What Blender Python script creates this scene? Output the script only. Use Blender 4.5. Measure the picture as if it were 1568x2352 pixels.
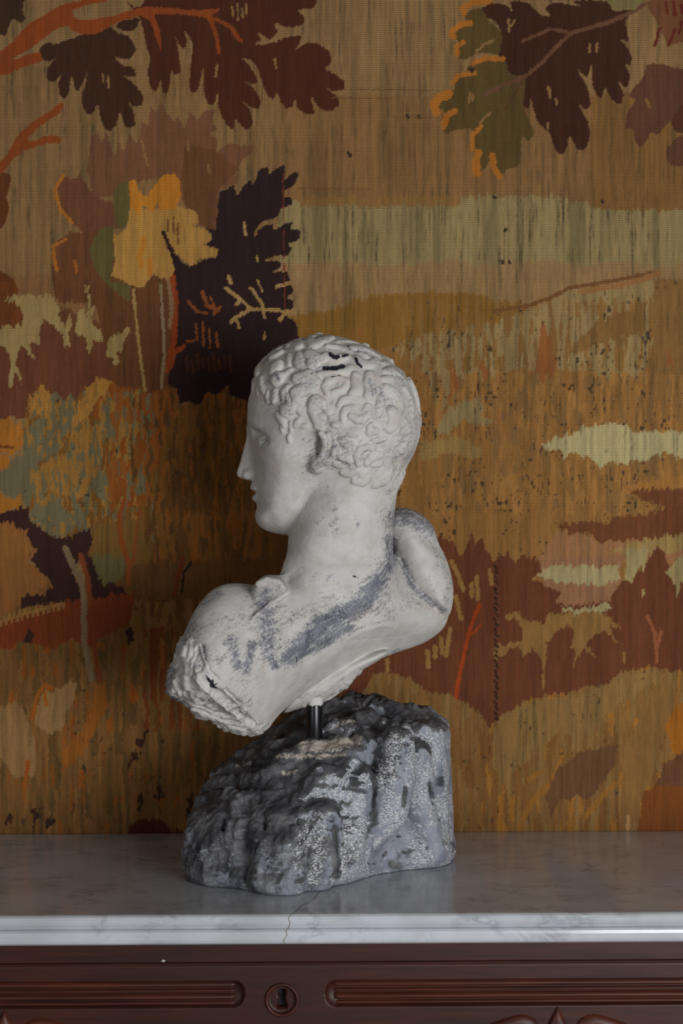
import bpy, bmesh, math, random
import numpy as np
from mathutils import Vector

# ------------------------------------------------------------------ clear
for o in list(bpy.data.objects):
    bpy.data.objects.remove(o, do_unlink=True)
scene = bpy.context.scene
DEBUG = False
COL = scene.collection
rng = np.random.RandomState(7)
random.seed(7)

# ------------------------------------------------------------------ camera
FPX = 3875.0            # focal length in pixels of the 1568 x 2352 frame
CX, CY = 784.0, 1176.0
CAMZ = 0.37             # eye height above the marble top (z = 0)
cam_data = bpy.data.cameras.new('camera')
cam_data.sensor_fit = 'VERTICAL'
cam_data.sensor_height = 36.0
cam_data.sensor_width = 24.0
cam_data.lens = 36.0 * FPX / 2352.0
cam_data.clip_start = 0.05
cam_data.dof.use_dof = True
cam_data.dof.focus_distance = 1.68
cam_data.dof.aperture_fstop = 9.0
cam = bpy.data.objects.new('camera', cam_data)
cam.location = (0, 0, CAMZ)
cam.rotation_euler = (math.pi / 2, 0, 0)
COL.objects.link(cam)
scene.camera = cam

# ------------------------------------------------------------------ light
world = bpy.data.worlds.new('room_ambience')
scene.world = world
world.use_nodes = True
wb = world.node_tree.nodes['Background']
wb.inputs['Color'].default_value = (1.0, 0.93, 0.86, 1)
wb.inputs['Strength'].default_value = 0.06

def area_light(name, loc, target, sx, sy, power, color):
    ld = bpy.data.lights.new(name, 'AREA')
    ld.shape = 'RECTANGLE'
    ld.size = sx
    ld.size_y = sy
    ld.energy = power
    ld.color = color
    lo = bpy.data.objects.new(name, ld)
    lo.location = loc
    d = Vector(target) - Vector(loc)
    lo.rotation_euler = d.to_track_quat('-Z', 'Y').to_euler()
    COL.objects.link(lo)
    return lo

area_light('window_daylight', (1.35, -0.60, 0.21), (0.0, 1.75, 0.25), 1.5, 0.9, 60.0, (0.96, 0.985, 1.0))
area_light('left_fill_light', (-1.75, -1.0, 0.30), (0.0, 1.75, 0.25), 1.2, 0.9, 15.0, (0.96, 0.985, 1.0))  # added fill lamp on the left, lifts the shadow side; no real window

vs = scene.view_settings
vs.view_transform = 'Standard'
vs.look = 'None'
vs.gamma = 1.0
vs.use_curve_mapping = False
vs.exposure = 0.0

# ------------------------------------------------------------------ helpers
def P(px, py, Y):
    """point of the place seen at a pixel, Y metres in front of the lens"""
    return np.array([(px - CX) / FPX * Y, Y, CAMZ - (py - CY) / FPX * Y])

def to_px(co):
    return CX + co[:, 0] / co[:, 1] * FPX, CY - (co[:, 2] - CAMZ) / co[:, 1] * FPX

def srgb(r, g, b):
    def f(c):
        c /= 255.0
        return c / 12.92 if c <= 0.04045 else ((c + 0.055) / 1.055) ** 2.4
    return (f(r), f(g), f(b))

def link(name, me, mat=None, parent=None):
    o = bpy.data.objects.new(name, me)
    COL.objects.link(o)
    if mat:
        me.materials.append(mat)
    if parent:
        o.parent = parent
        o.matrix_parent_inverse = parent.matrix_world.inverted()
    return o

def np_mesh(name, co, quads, smooth=True):
    me = bpy.data.meshes.new(name)
    n = len(co)
    m = len(quads)
    k = quads.shape[1]
    me.vertices.add(n)
    me.vertices.foreach_set('co', np.ascontiguousarray(co, dtype=np.float32).ravel())
    me.loops.add(m * k)
    me.loops.foreach_set('vertex_index', np.ascontiguousarray(quads, dtype=np.int32).ravel())
    me.polygons.add(m)
    me.polygons.foreach_set('loop_start', np.arange(0, m * k, k, dtype=np.int32))
    me.polygons.foreach_set('use_smooth', np.full(m, smooth, dtype=bool))
    me.update(calc_edges=True)
    me.validate()
    return me

def color_attr(me, name, rgb):
    a = me.color_attributes.new(name, 'FLOAT_COLOR', 'POINT')
    buf = np.ones((len(rgb), 4), dtype=np.float32)
    buf[:, :3] = rgb
    a.data.foreach_set('color', buf.ravel())

def empty(name, loc):
    o = bpy.data.objects.new(name, None)
    o.empty_display_size = 0.05
    o.location = loc
    COL.objects.link(o)
    bpy.context.view_layer.update()
    return o

def tag(o, label=None, cat=None, group=None, kind=None):
    if label: o['label'] = label
    if cat: o['category'] = cat
    if group: o['group'] = group
    if kind: o['kind'] = kind
    return o

# value noise ---------------------------------------------------------
T2 = rng.rand(256, 256).astype(np.float32)
T3 = rng.rand(64, 64, 64).astype(np.float32)

def n2(x, y, seed=0):
    x = np.asarray(x, np.float32) + seed * 37.3
    y = np.asarray(y, np.float32) + seed * 71.7
    xi = np.floor(x).astype(np.int32); yi = np.floor(y).astype(np.int32)
    fx = x - xi; fy = y - yi
    fx = fx * fx * (3 - 2 * fx); fy = fy * fy * (3 - 2 * fy)
    x0 = xi & 255; x1 = (xi + 1) & 255; y0 = yi & 255; y1 = (yi + 1) & 255
    return (T2[x0, y0] * (1 - fx) + T2[x1, y0] * fx) * (1 - fy) + (T2[x0, y1] * (1 - fx) + T2[x1, y1] * fx) * fy

def n3(p, s, seed=0):
    q = p * (1.0 / s) + seed * 17.37
    i = np.floor(q).astype(np.int32)
    f = (q - i).astype(np.float32)
    f = f * f * (3 - 2 * f)
    a = i & 63; b = (i + 1) & 63
    r = 0
    for dx in (0, 1):
        for dy in (0, 1):
            for dz in (0, 1):
                w = (f[:, 0] if dx else 1 - f[:, 0]) * (f[:, 1] if dy else 1 - f[:, 1]) * (f[:, 2] if dz else 1 - f[:, 2])
                r = r + w * T3[(b if dx else a)[:, 0], (b if dy else a)[:, 1], (b if dz else a)[:, 2]]
    return r

def fbm3(p, s, oct=3, seed=0):
    r = 0; a = 0.5; t = 0
    for o in range(oct):
        r = r + a * n3(p, s, seed + o); t += a
        a *= 0.5; s *= 0.5
    return r / t

# shapes in 2-D --------------------------------------------------------
def poly_inside(X, Y, pts):
    r = np.zeros(np.broadcast(X, Y).shape, bool)
    n = len(pts)
    for i in range(n):
        x1, y1 = pts[i]; x2, y2 = pts[(i + 1) % n]
        if y1 == y2:
            continue
        r ^= ((y1 > Y) != (y2 > Y)) & (X < (x2 - x1) * (Y - y1) / (y2 - y1) + x1)
    return r

def seg_dist(X, Y, a, b):
    ax, ay = a; bx, by = b
    dx, dy = bx - ax, by - ay
    L = dx * dx + dy * dy + 1e-12
    t = np.clip(((X - ax) * dx + (Y - ay) * dy) / L, 0, 1)
    return np.hypot(X - ax - t * dx, Y - ay - t * dy)

def line_dist(X, Y, pts, closed=False):
    d = None
    n = len(pts)
    if n == 1:
        return np.hypot(X - pts[0][0], Y - pts[0][1])
    for i in range(n if closed else n - 1):
        e = seg_dist(X, Y, pts[i], pts[(i + 1) % n])
        d = e if d is None else np.minimum(d, e)
    return d

def poly_sd(X, Y, pts):
    d = line_dist(X, Y, pts, True)
    return np.where(poly_inside(X, Y, pts), -d, d)

def blur2(A, s):
    """gaussian blur, s in cells"""
    r = int(3 * s) + 1
    k = np.exp(-0.5 * (np.arange(-r, r + 1) / s) ** 2); k /= k.sum()
    B = np.pad(A, r, mode='edge')
    B = sum(k[i] * B[i:i + A.shape[0], :] for i in range(2 * r + 1))
    B = sum(k[i] * B[:, i:i + A.shape[1]] for i in range(2 * r + 1))
    return B

def smooth_poly(pts, it=2):
    """Chaikin rounding of a closed outline"""
    p = np.array(pts, float)
    for _ in range(it):
        q = np.roll(p, -1, axis=0)
        p = np.stack([0.75 * p + 0.25 * q, 0.25 * p + 0.75 * q], 1).reshape(-1, 2)
    return [tuple(a) for a in p]

def rbf(pts, vals, X, Y, smooth=1e-6):
    """thin plate spline through scattered heights"""
    p = np.array(pts, float); n = len(p)
    def phi(r): return np.where(r > 1e-9, r * r * np.log(r + 1e-12), 0)
    K = phi(np.hypot(p[:, None, 0] - p[None, :, 0], p[:, None, 1] - p[None, :, 1])) + smooth * np.eye(n)
    A = np.zeros((n + 3, n + 3)); A[:n, :n] = K
    A[:n, n] = 1; A[:n, n + 1:] = p; A[n, :n] = 1; A[n + 1:, :n] = p.T
    w = np.linalg.solve(A, np.concatenate([vals, [0, 0, 0]]))
    r = w[n] + w[n + 1] * X + w[n + 2] * Y
    for i in range(n):
        r = r + w[i] * phi(np.hypot(X - p[i, 0], Y - p[i, 1]))
    return r

# voxels to surface ------------------------------------------------------
def smin(a, b, k):
    h = np.clip(0.5 + 0.5 * (b - a) / k, 0, 1)
    return b * (1 - h) + a * h - k * h * (1 - h)

def smax(a, b, k):
    return -smin(-a, -b, k)

def surface_nets(F, org, h):
    I = F < 0
    nx, ny, nz = F.shape
    S = np.zeros((nx - 1, ny - 1, nz - 1), np.uint8)
    for dx in (0, 1):
        for dy in (0, 1):
            for dz in (0, 1):
                S += I[dx:nx - 1 + dx, dy:ny - 1 + dy, dz:nz - 1 + dz]
    act = (S > 0) & (S < 8)
    c = np.argwhere(act)
    idx = np.full(act.shape, -1, np.int32)
    idx[act] = np.arange(len(c), dtype=np.int32)
    acc = np.zeros((len(c), 3)); cnt = np.zeros(len(c))
    offs = [(a, b, d) for a in (0, 1) for b in (0, 1) for d in (0, 1)]
    vals = {o: F[c[:, 0] + o[0], c[:, 1] + o[1], c[:, 2] + o[2]] for o in offs}
    for o in offs:
        for ax in range(3):
            if o[ax]:
                continue
            q = list(o); q[ax] = 1; q = tuple(q)
            va, vb = vals[o], vals[q]
            m = (va < 0) != (vb < 0)
            t = np.where(m, va / np.where(m, va - vb, 1), 0)
            pt = np.tile(np.array(o, float), (len(c), 1)); pt[:, ax] = t
            acc[m] += pt[m]; cnt[m] += 1
    co = (c + acc / cnt[:, None]) * h + np.array(org)
    quads = []
    for ax in range(3):
        sl0 = [slice(None)] * 3; sl1 = [slice(None)] * 3
        sl0[ax] = slice(0, -1); sl1[ax] = slice(1, None)
        a = I[tuple(sl0)]; b = I[tuple(sl1)]
        e = np.argwhere(a != b)
        o1, o2 = [i for i in range(3) if i != ax]
        ok = (e[:, o1] > 0) & (e[:, o2] > 0) & (e[:, o1] < F.shape[o1] - 1) & (e[:, o2] < F.shape[o2] - 1)
        e = e[ok]
        ins = I[e[:, 0], e[:, 1], e[:, 2]]
        def cell(d1, d2):
            q = e.copy(); q[:, o1] -= d1; q[:, o2] -= d2
            return idx[q[:, 0], q[:, 1], q[:, 2]]
        Q = np.stack([cell(1, 1), cell(0, 1), cell(0, 0), cell(1, 0)], 1)
        flip = ins if ax != 1 else ~ins
        Q[~flip] = Q[~flip][:, ::-1]
        quads.append(Q)
    return co, np.concatenate(quads)

def mesh_normals(co, quads):
    a = co[quads[:, 2]] - co[quads[:, 0]]; b = co[quads[:, 3]] - co[quads[:, 1]]
    fn = np.cross(a, b)
    N = np.zeros_like(co)
    for i in range(quads.shape[1]):
        for k in range(3):
            N[:, k] += np.bincount(quads[:, i], fn[:, k], len(co))
    return N / (np.linalg.norm(N, axis=1, keepdims=True) + 1e-12)

class Vox:
    def __init__(s, lo, hi, h):
        s.lo = np.array(lo, float); s.h = h
        s.n = np.ceil((np.array(hi) - s.lo) / h).astype(int) + 1
        s.F = np.full(tuple(s.n), 0.04, np.float32)
    def box(s, lo, hi):
        a = np.clip(np.floor((np.array(lo) - s.lo) / s.h).astype(int), 0, s.n - 1)
        b = np.clip(np.ceil((np.array(hi) - s.lo) / s.h).astype(int) + 1, 1, s.n)
        sl = tuple(slice(a[i], b[i]) for i in range(3))
        ax = [(s.lo[i] + np.arange(a[i], b[i]) * s.h).astype(np.float32) for i in range(3)]
        return sl, ax[0][:, None, None], ax[1][None, :, None], ax[2][None, None, :]
    def chain(s, pts, rads, k, op='add', pad=0.012):
        """swept round lock through pts (m), radius per point"""
        pts = [np.array(p, float) for p in pts]
        if len(pts) == 1:
            pts = pts * 2; rads = [rads[0]] * 2
        R = max(rads) + k + pad
        sl, X, Y, Z = s.box(np.min(pts, 0) - R, np.max(pts, 0) + R)
        if 0 in s.F[sl].shape:
            return
        D = None
        for i in range(len(pts) - 1):
            a, b = pts[i], pts[i + 1]
            d = b - a; L = float(d @ d) + 1e-12
            t = np.clip(((X - a[0]) * d[0] + (Y - a[1]) * d[1] + (Z - a[2]) * d[2]) / L, 0, 1)
            e = np.sqrt((X - a[0] - t * d[0]) ** 2 + (Y - a[1] - t * d[1]) ** 2 + (Z - a[2] - t * d[2]) ** 2) - (rads[i] + t * (rads[i + 1] - rads[i]))
            D = e if D is None else np.minimum(D, e)
        s.apply(sl, D, k, op)
    def ell(s, c, r, k, op='add'):
        c = np.array(c); r = np.array(r)
        R = r + k + 0.01
        sl, X, Y, Z = s.box(c - R, c + R)
        q = np.sqrt(((X - c[0]) / r[0]) ** 2 + ((Y - c[1]) / r[1]) ** 2 + ((Z - c[2]) / r[2]) ** 2)
        s.apply(sl, (q - 1) * r.min(), k, op)
    def apply(s, sl, D, k, op):
        if op == 'add':
            s.F[sl] = smin(s.F[sl], D, k)
        else:
            s.F[sl] = smax(s.F[sl], -D, k)
    def cast(s, px, py, y0=None):
        """first surface met along the line of sight of a pixel"""
        ys = np.arange(s.lo[1] if y0 is None else y0, s.lo[1] + (s.n[1] - 1) * s.h, 0.0007)
        pts = np.stack([(px - CX) / FPX * ys, ys, CAMZ - (py - CY) / FPX * ys], 1)
        g = np.round((pts - s.lo) / s.h).astype(int)
        ok = np.all((g >= 0) & (g < s.n), 1)
        g = np.clip(g, 0, s.n - 1)
        f = np.where(ok, s.F[g[:, 0], g[:, 1], g[:, 2]], 1)
        w = np.nonzero(f < 0)[0]
        return pts[w[0]] if len(w) else None

# materials --------------------------------------------------------------
class NT:
    def __init__(s, name):
        s.m = bpy.data.materials.new(name); s.m.use_nodes = True
        s.t = s.m.node_tree; s.b = s.t.nodes['Principled BSDF']
    def n(s, typ, **kw):
        nd = s.t.nodes.new(typ)
        for k, v in kw.items():
            setattr(nd, k, v)
        return nd
    def put(s, sock, v):
        if isinstance(v, bpy.types.NodeSocket):
            s.t.links.new(v, sock)
        elif isinstance(v, (tuple, list)):
            sock.default_value = tuple(v) + ((1.0,) if len(v) == 3 and len(sock.default_value) == 4 else ())
        else:
            sock.default_value = v
    def math(s, op, a, b=0.0, c=0.0, clamp=False):
        nd = s.n('ShaderNodeMath', operation=op); nd.use_clamp = clamp
        s.put(nd.inputs[0], a); s.put(nd.inputs[1], b); s.put(nd.inputs[2], c)
        return nd.outputs[0]
    def mix(s, f, a, b, mode='MIX'):
        nd = s.n('ShaderNodeMix', data_type='RGBA', blend_type=mode)
        s.put(nd.inputs[0], f); s.put(nd.inputs[6], a); s.put(nd.inputs[7], b)
        return nd.outputs[2]
    def coord(s, scale=(1, 1, 1), rot=(0, 0, 0), loc=(0, 0, 0)):
        tc = s.n('ShaderNodeTexCoord'); mp = s.n('ShaderNodeMapping')
        s.t.links.new(tc.outputs['Object'], mp.inputs['Vector'])
        mp.inputs['Scale'].default_value = scale; mp.inputs['Rotation'].default_value = rot; mp.inputs['Location'].default_value = loc
        return mp.outputs[0]
    def noise(s, vec, scale, detail=4, rough=0.55, dist=0.0):
        nd = s.n('ShaderNodeTexNoise'); s.put(nd.inputs['Vector'], vec)
        nd.inputs['Scale'].default_value = scale; nd.inputs['Detail'].default_value = detail
        nd.inputs['Roughness'].default_value = rough; nd.inputs['Distortion'].default_value = dist
        return nd.outputs['Fac']
    def voro(s, vec, scale, feature='F1', out='Distance'):
        nd = s.n('ShaderNodeTexVoronoi', feature=feature); s.put(nd.inputs['Vector'], vec)
        nd.inputs['Scale'].default_value = scale
        return nd.outputs[out]
    def ramp(s, v, stops):
        nd = s.n('ShaderNodeValToRGB'); s.put(nd.inputs[0], v)
        el = nd.color_ramp.elements
        while len(el) < len(stops):
            el.new(0.5)
        for e, (p, c) in zip(el, stops):
            e.position = p; e.color = tuple(c) + (1,) if len(c) == 3 else c
        return nd.outputs[0]
    def step(s, v, a, b):
        nd = s.n('ShaderNodeMapRange', interpolation_type='SMOOTHSTEP')
        s.put(nd.inputs[0], v); nd.inputs[1].default_value = a; nd.inputs[2].default_value = b
        return nd.outputs[0]
    def attr(s, name):
        nd = s.n('ShaderNodeAttribute', attribute_name=name)
        return nd
    def sep(s, c):
        nd = s.n('ShaderNodeSeparateColor'); s.put(nd.inputs[0], c)
        return nd.outputs
    def bump(s, h, strength, dist):
        nd = s.n('ShaderNodeBump'); s.put(nd.inputs['Height'], h)
        nd.inputs['Strength'].default_value = strength; nd.inputs['Distance'].default_value = dist
        return nd.outputs[0]
    def done(s, color, rough, normal=None, spec=0.5, coat=0.0, coat_rough=0.2):
        s.put(s.b.inputs['Base Color'], color); s.put(s.b.inputs['Roughness'], rough)
        s.b.inputs['Specular IOR Level'].default_value = spec
        s.b.inputs['Coat Weight'].default_value = coat; s.b.inputs['Coat Roughness'].default_value = coat_rough
        if normal is not None:
            s.put(s.b.inputs['Normal'], normal)
        return s.m

def mat_plaster():
    m = NT('worn_white_plaster')
    w = m.sep(m.attr('wear_shade').outputs['Color'])
    v = m.coord()
    big = m.noise(v, 55, 5, 0.62)
    fine = m.noise(v, 420, 4, 0.65)
    mp2 = m.n('ShaderNodeMapping'); m.put(mp2.inputs['Vector'], m.coord(rot=(0, 0.52, 0))); mp2.inputs['Scale'].default_value = (0.16, 0.5, 1)
    scr = m.noise(mp2.outputs[0], 330, 3, 0.6)
    base = m.ramp(big, [(0.25, srgb(168, 166, 161)), (0.5, srgb(187, 185, 181)), (0.75, srgb(198, 197, 194))])
    warm = m.math('MULTIPLY', w[2], m.step(fine, 0.35, 0.7))
    base = m.mix(warm, base, srgb(196, 174, 156))
    g = m.math('ADD', w[0], m.math('MULTIPLY', m.math('SUBTRACT', fine, 0.5), 1.5))
    g = m.math('ADD', g, m.math('MULTIPLY', m.math('SUBTRACT', scr, 0.5), 1.3))
    gf = m.math('MULTIPLY', m.step(g, 0.25, 1.0), 0.92)
    grey = m.ramp(big, [(0.3, srgb(58, 62, 78)), (0.6, srgb(108, 110, 120))])
    c = m.mix(gf, base, grey)
    d = m.math('ADD', w[1], m.math('MULTIPLY', m.math('SUBTRACT', fine, 0.5), 1.2))
    c = m.mix(m.step(d, 0.45, 0.75), c, srgb(30, 31, 40))
    h = m.math('ADD', m.math('MULTIPLY', fine, 0.6), m.math('MULTIPLY', big, 0.7))
    return m.done(c, 0.72, m.bump(h, 0.13, 0.002), spec=0.3)

def mat_rock():
    m = NT('dry_brushed_grey_stone')
    w = m.sep(m.attr('paint').outputs['Color'])
    v = m.coord()
    big = m.noise(v, 40, 5, 0.6)
    fine = m.noise(v, 330, 5, 0.65)
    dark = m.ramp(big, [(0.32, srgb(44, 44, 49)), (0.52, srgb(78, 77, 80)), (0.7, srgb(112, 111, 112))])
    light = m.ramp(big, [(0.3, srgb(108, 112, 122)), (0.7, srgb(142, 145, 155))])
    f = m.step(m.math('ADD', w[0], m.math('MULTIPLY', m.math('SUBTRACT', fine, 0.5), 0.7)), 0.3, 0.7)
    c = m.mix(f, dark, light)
    # chipped pale flecks dragged over the high grain
    vv = m.coord(scale=(0.55, 0.55, 1.2), rot=(0, 0.25, 0.0))
    cell = m.noise(vv, 720, 2, 0.5, 0.4)
    fleck = m.math('MULTIPLY', m.step(cell, 0.47, 0.56), m.step(m.math('ADD', w[1], m.math('MULTIPLY', m.math('SUBTRACT', fine, 0.5), 1.3)), 0.35, 0.75))
    c = m.mix(m.math('MULTIPLY', fleck, 0.85), c, srgb(196, 194, 194))
    # ochre tinge where plaster shows on the top
    c = m.mix(m.math('MULTIPLY', m.step(m.math('ADD', w[2], m.math('MULTIPLY', m.math('SUBTRACT', fine, 0.5), 1.6)), 0.5, 0.8), 0.85), c, srgb(182, 170, 158))
    # pits
    pit = m.step(m.noise(v, 95, 2, 0.4), 0.72, 0.78)
    c = m.mix(m.math('MULTIPLY', pit, 0.7), c, srgb(48, 48, 56))
    h = m.math('ADD', m.math('MULTIPLY', fine, 0.5), m.math('MULTIPLY', fleck, 0.35))
    return m.done(c, 0.6, m.bump(h, 0.5, 0.0018), spec=0.35)

def mat_marble():
    m = NT('white_veined_marble')
    v = m.coord(scale=(1, 1.0, 1.0))
    v2 = m.coord(scale=(1, 1.9, 2.2), rot=(0, -0.5, 0.35))
    a = m.noise(v2, 9, 8, 0.62, 1.4)
    vein = m.math('ABSOLUTE', m.math('SUBTRACT', a, 0.5))
    vein = m.math('SUBTRACT', 1.0, m.step(vein, 0.0, 0.05))
    b = m.noise(v2, 26, 6, 0.6, 0.8)
    vein2 = m.math('SUBTRACT', 1.0, m.step(m.math('ABSOLUTE', m.math('SUBTRACT', b, 0.52)), 0.0, 0.04))
    cloud = m.noise(v, 14, 4, 0.5)
    patch = m.step(m.noise(v, 22, 3, 0.5), 0.45, 0.7)
    base = m.ramp(cloud, [(0.3, srgb(170, 172, 176)), (0.65, srgb(192, 194, 200))])
    f = m.math('MULTIPLY', m.math('MAXIMUM', m.math('MULTIPLY', vein, 0.62), m.math('MULTIPLY', vein2, 0.28)), m.math('ADD', 0.1, m.math('MULTIPLY', patch, 0.9)))
    c = m.mix(f, base, srgb(112, 112, 122))
    sp = m.step(m.noise(v, 70, 2, 0.5), 0.73, 0.8)
    c = m.mix(m.math('MULTIPLY', sp, 0.55), c, srgb(120, 100, 78))
    r = m.math('ADD', 0.10, m.math('MULTIPLY', cloud, 0.12))
    return m.done(c, r, m.bump(m.noise(v, 30, 2), 0.05, 0.001), spec=0.5)

def mat_wood(name='dark_mahogany', tint=1.0):
    m = NT(name)
    v = m.coord(scale=(1, 6, 14))
    a = m.noise(v, 9, 6, 0.6, 0.6)
    b = m.noise(m.coord(scale=(1, 2, 3)), 5, 3, 0.5)
    g = m.noise(m.coord(scale=(3, 20, 60)), 12, 4, 0.6)
    c = m.ramp(a, [(0.3, tuple(tint * x for x in srgb(38, 18, 14))), (0.55, tuple(tint * x for x in srgb(56, 25, 17))), (0.8, tuple(tint * x for x in srgb(70, 33, 20)))])
    c = m.mix(m.math('MULTIPLY', m.step(b, 0.5, 0.75), 0.7), c, srgb(36, 20, 18))
    c = m.mix(m.math('MULTIPLY', m.step(g, 0.55, 0.8), 0.35), c, srgb(34, 16, 14))
    r = m.math('ADD', 0.34, m.math('MULTIPLY', b, 0.25))
    return m.done(c, r, m.bump(g, 0.08, 0.0006), spec=0.28)

def mat_plain(name, rgb, rough=0.5, metallic=0.0, bump=0.0, scale=200):
    m = NT(name)
    v = m.coord()
    nse = m.noise(v, scale, 3)
    c = m.mix(m.math('MULTIPLY', nse, 0.35), rgb, tuple(x * 0.6 for x in rgb))
    m.b.inputs['Metallic'].default_value = metallic
    return m.done(c, rough, m.bump(nse, 0.3, bump) if bump else None)

def mat_tapestry():
    m = NT('woven_wool_tapestry')
    a = m.attr('weave').outputs['Color']
    v = m.coord()
    # ribs of the warp run across; the weft is dyed
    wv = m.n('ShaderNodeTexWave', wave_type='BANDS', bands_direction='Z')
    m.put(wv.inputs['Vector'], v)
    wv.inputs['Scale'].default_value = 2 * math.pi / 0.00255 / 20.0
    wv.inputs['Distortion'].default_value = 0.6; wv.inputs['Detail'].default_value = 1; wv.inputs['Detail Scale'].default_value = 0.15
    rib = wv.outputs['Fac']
    yarn = m.noise(m.coord(scale=(1, 1, 0.12)), 900, 3, 0.6)
    fuzz = m.noise(v, 1500, 2, 0.5)
    k = m.math('MULTIPLY', m.math('ADD', 0.78, m.math('MULTIPLY', yarn, 0.44)), m.math('ADD', 0.89, m.math('MULTIPLY', rib, 0.21)))  # rib grooves darkened in the colour, standing in for their shade
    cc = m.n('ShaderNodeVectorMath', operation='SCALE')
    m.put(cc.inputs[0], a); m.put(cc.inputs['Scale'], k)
    h = m.math('ADD', m.math('MULTIPLY', rib, 0.7), m.math('ADD', m.math('MULTIPLY', yarn, 0.35), m.math('MULTIPLY', fuzz, 0.2)))
    b = m.bump(h, 0.9, 0.0016)
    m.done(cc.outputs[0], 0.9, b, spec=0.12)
    m.b.inputs['Sheen Weight'].default_value = 0.08
    return m.m

M_PLASTER = mat_plaster(); M_ROCK = mat_rock(); M_MARBLE = mat_marble(); M_WOOD = mat_wood()
M_WOOD2 = mat_wood('worn_carved_mahogany', 1.7)
M_BLACK = mat_plain('black_painted_steel', srgb(20, 20, 23), 0.28, 0.3)
M_HOLE = mat_plain('keyhole_shadow_iron', srgb(16, 14, 13), 0.7)
M_FILL = mat_plain('brown_crack_filler', srgb(108, 88, 62), 0.85, bump=0.002)
M_WALL = mat_plain('limewashed_wall', srgb(120, 108, 92), 0.9, bump=0.002, scale=60)
M_FLOOR = mat_wood('floor_oak', 1.8)
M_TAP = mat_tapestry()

# the furniture and the wall are turned a touch away from the lens
YAW = math.radians(1.35)
def turn(co):
    co = np.array(co, float)
    x = co[:, 0]; y = co[:, 1] - 1.55
    out = co.copy()
    out[:, 0] = x * math.cos(YAW) - y * math.sin(YAW)
    out[:, 1] = 1.55 + x * math.sin(YAW) + y * math.cos(YAW)
    return out

# ================================================================== SETTING
def box_mesh(name, x0, x1, y0, y1, z0, z1, bevel=0.0):
    bm = bmesh.new()
    bmesh.ops.create_cube(bm, size=1)
    for v in bm.verts:
        v.co = Vector((x0 + (v.co.x + 0.5) * (x1 - x0), y0 + (v.co.y + 0.5) * (y1 - y0), z0 + (v.co.z + 0.5) * (z1 - z0)))
    if bevel:
        bmesh.ops.bevel(bm, geom=bm.edges[:], offset=bevel, segments=2, affect='EDGES', profile=0.6)
    for v in bm.verts:
        c = turn([tuple(v.co)])[0]; v.co = Vector(c)
    me = bpy.data.meshes.new(name); bm.to_mesh(me); bm.free()
    return me

TAPY = 1.952          # depth of the tapestry's face
tag(link('wall_back', box_mesh('wall_back', -1.7, 1.7, TAPY + 0.006, TAPY + 0.12, -0.92, 1.75), M_WALL), kind='structure')
tag(link('floor', box_mesh('floor', -1.7, 1.7, -0.6, TAPY + 0.006, -0.96, -0.92), M_FLOOR), kind='structure')

# ------------------------------------------------------------------ tapestry
GAIN = np.array([1.86, 1.76, 1.66], np.float32)
def soft_poly(p):
    out = []
    for i in range(len(p)):
        a, b = np.array(p[i]), np.array(p[(i + 1) % len(p)])
        out += [tuple(a * 0.84 + b * 0.16), tuple(a * 0.16 + b * 0.84)]
    return out

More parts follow.
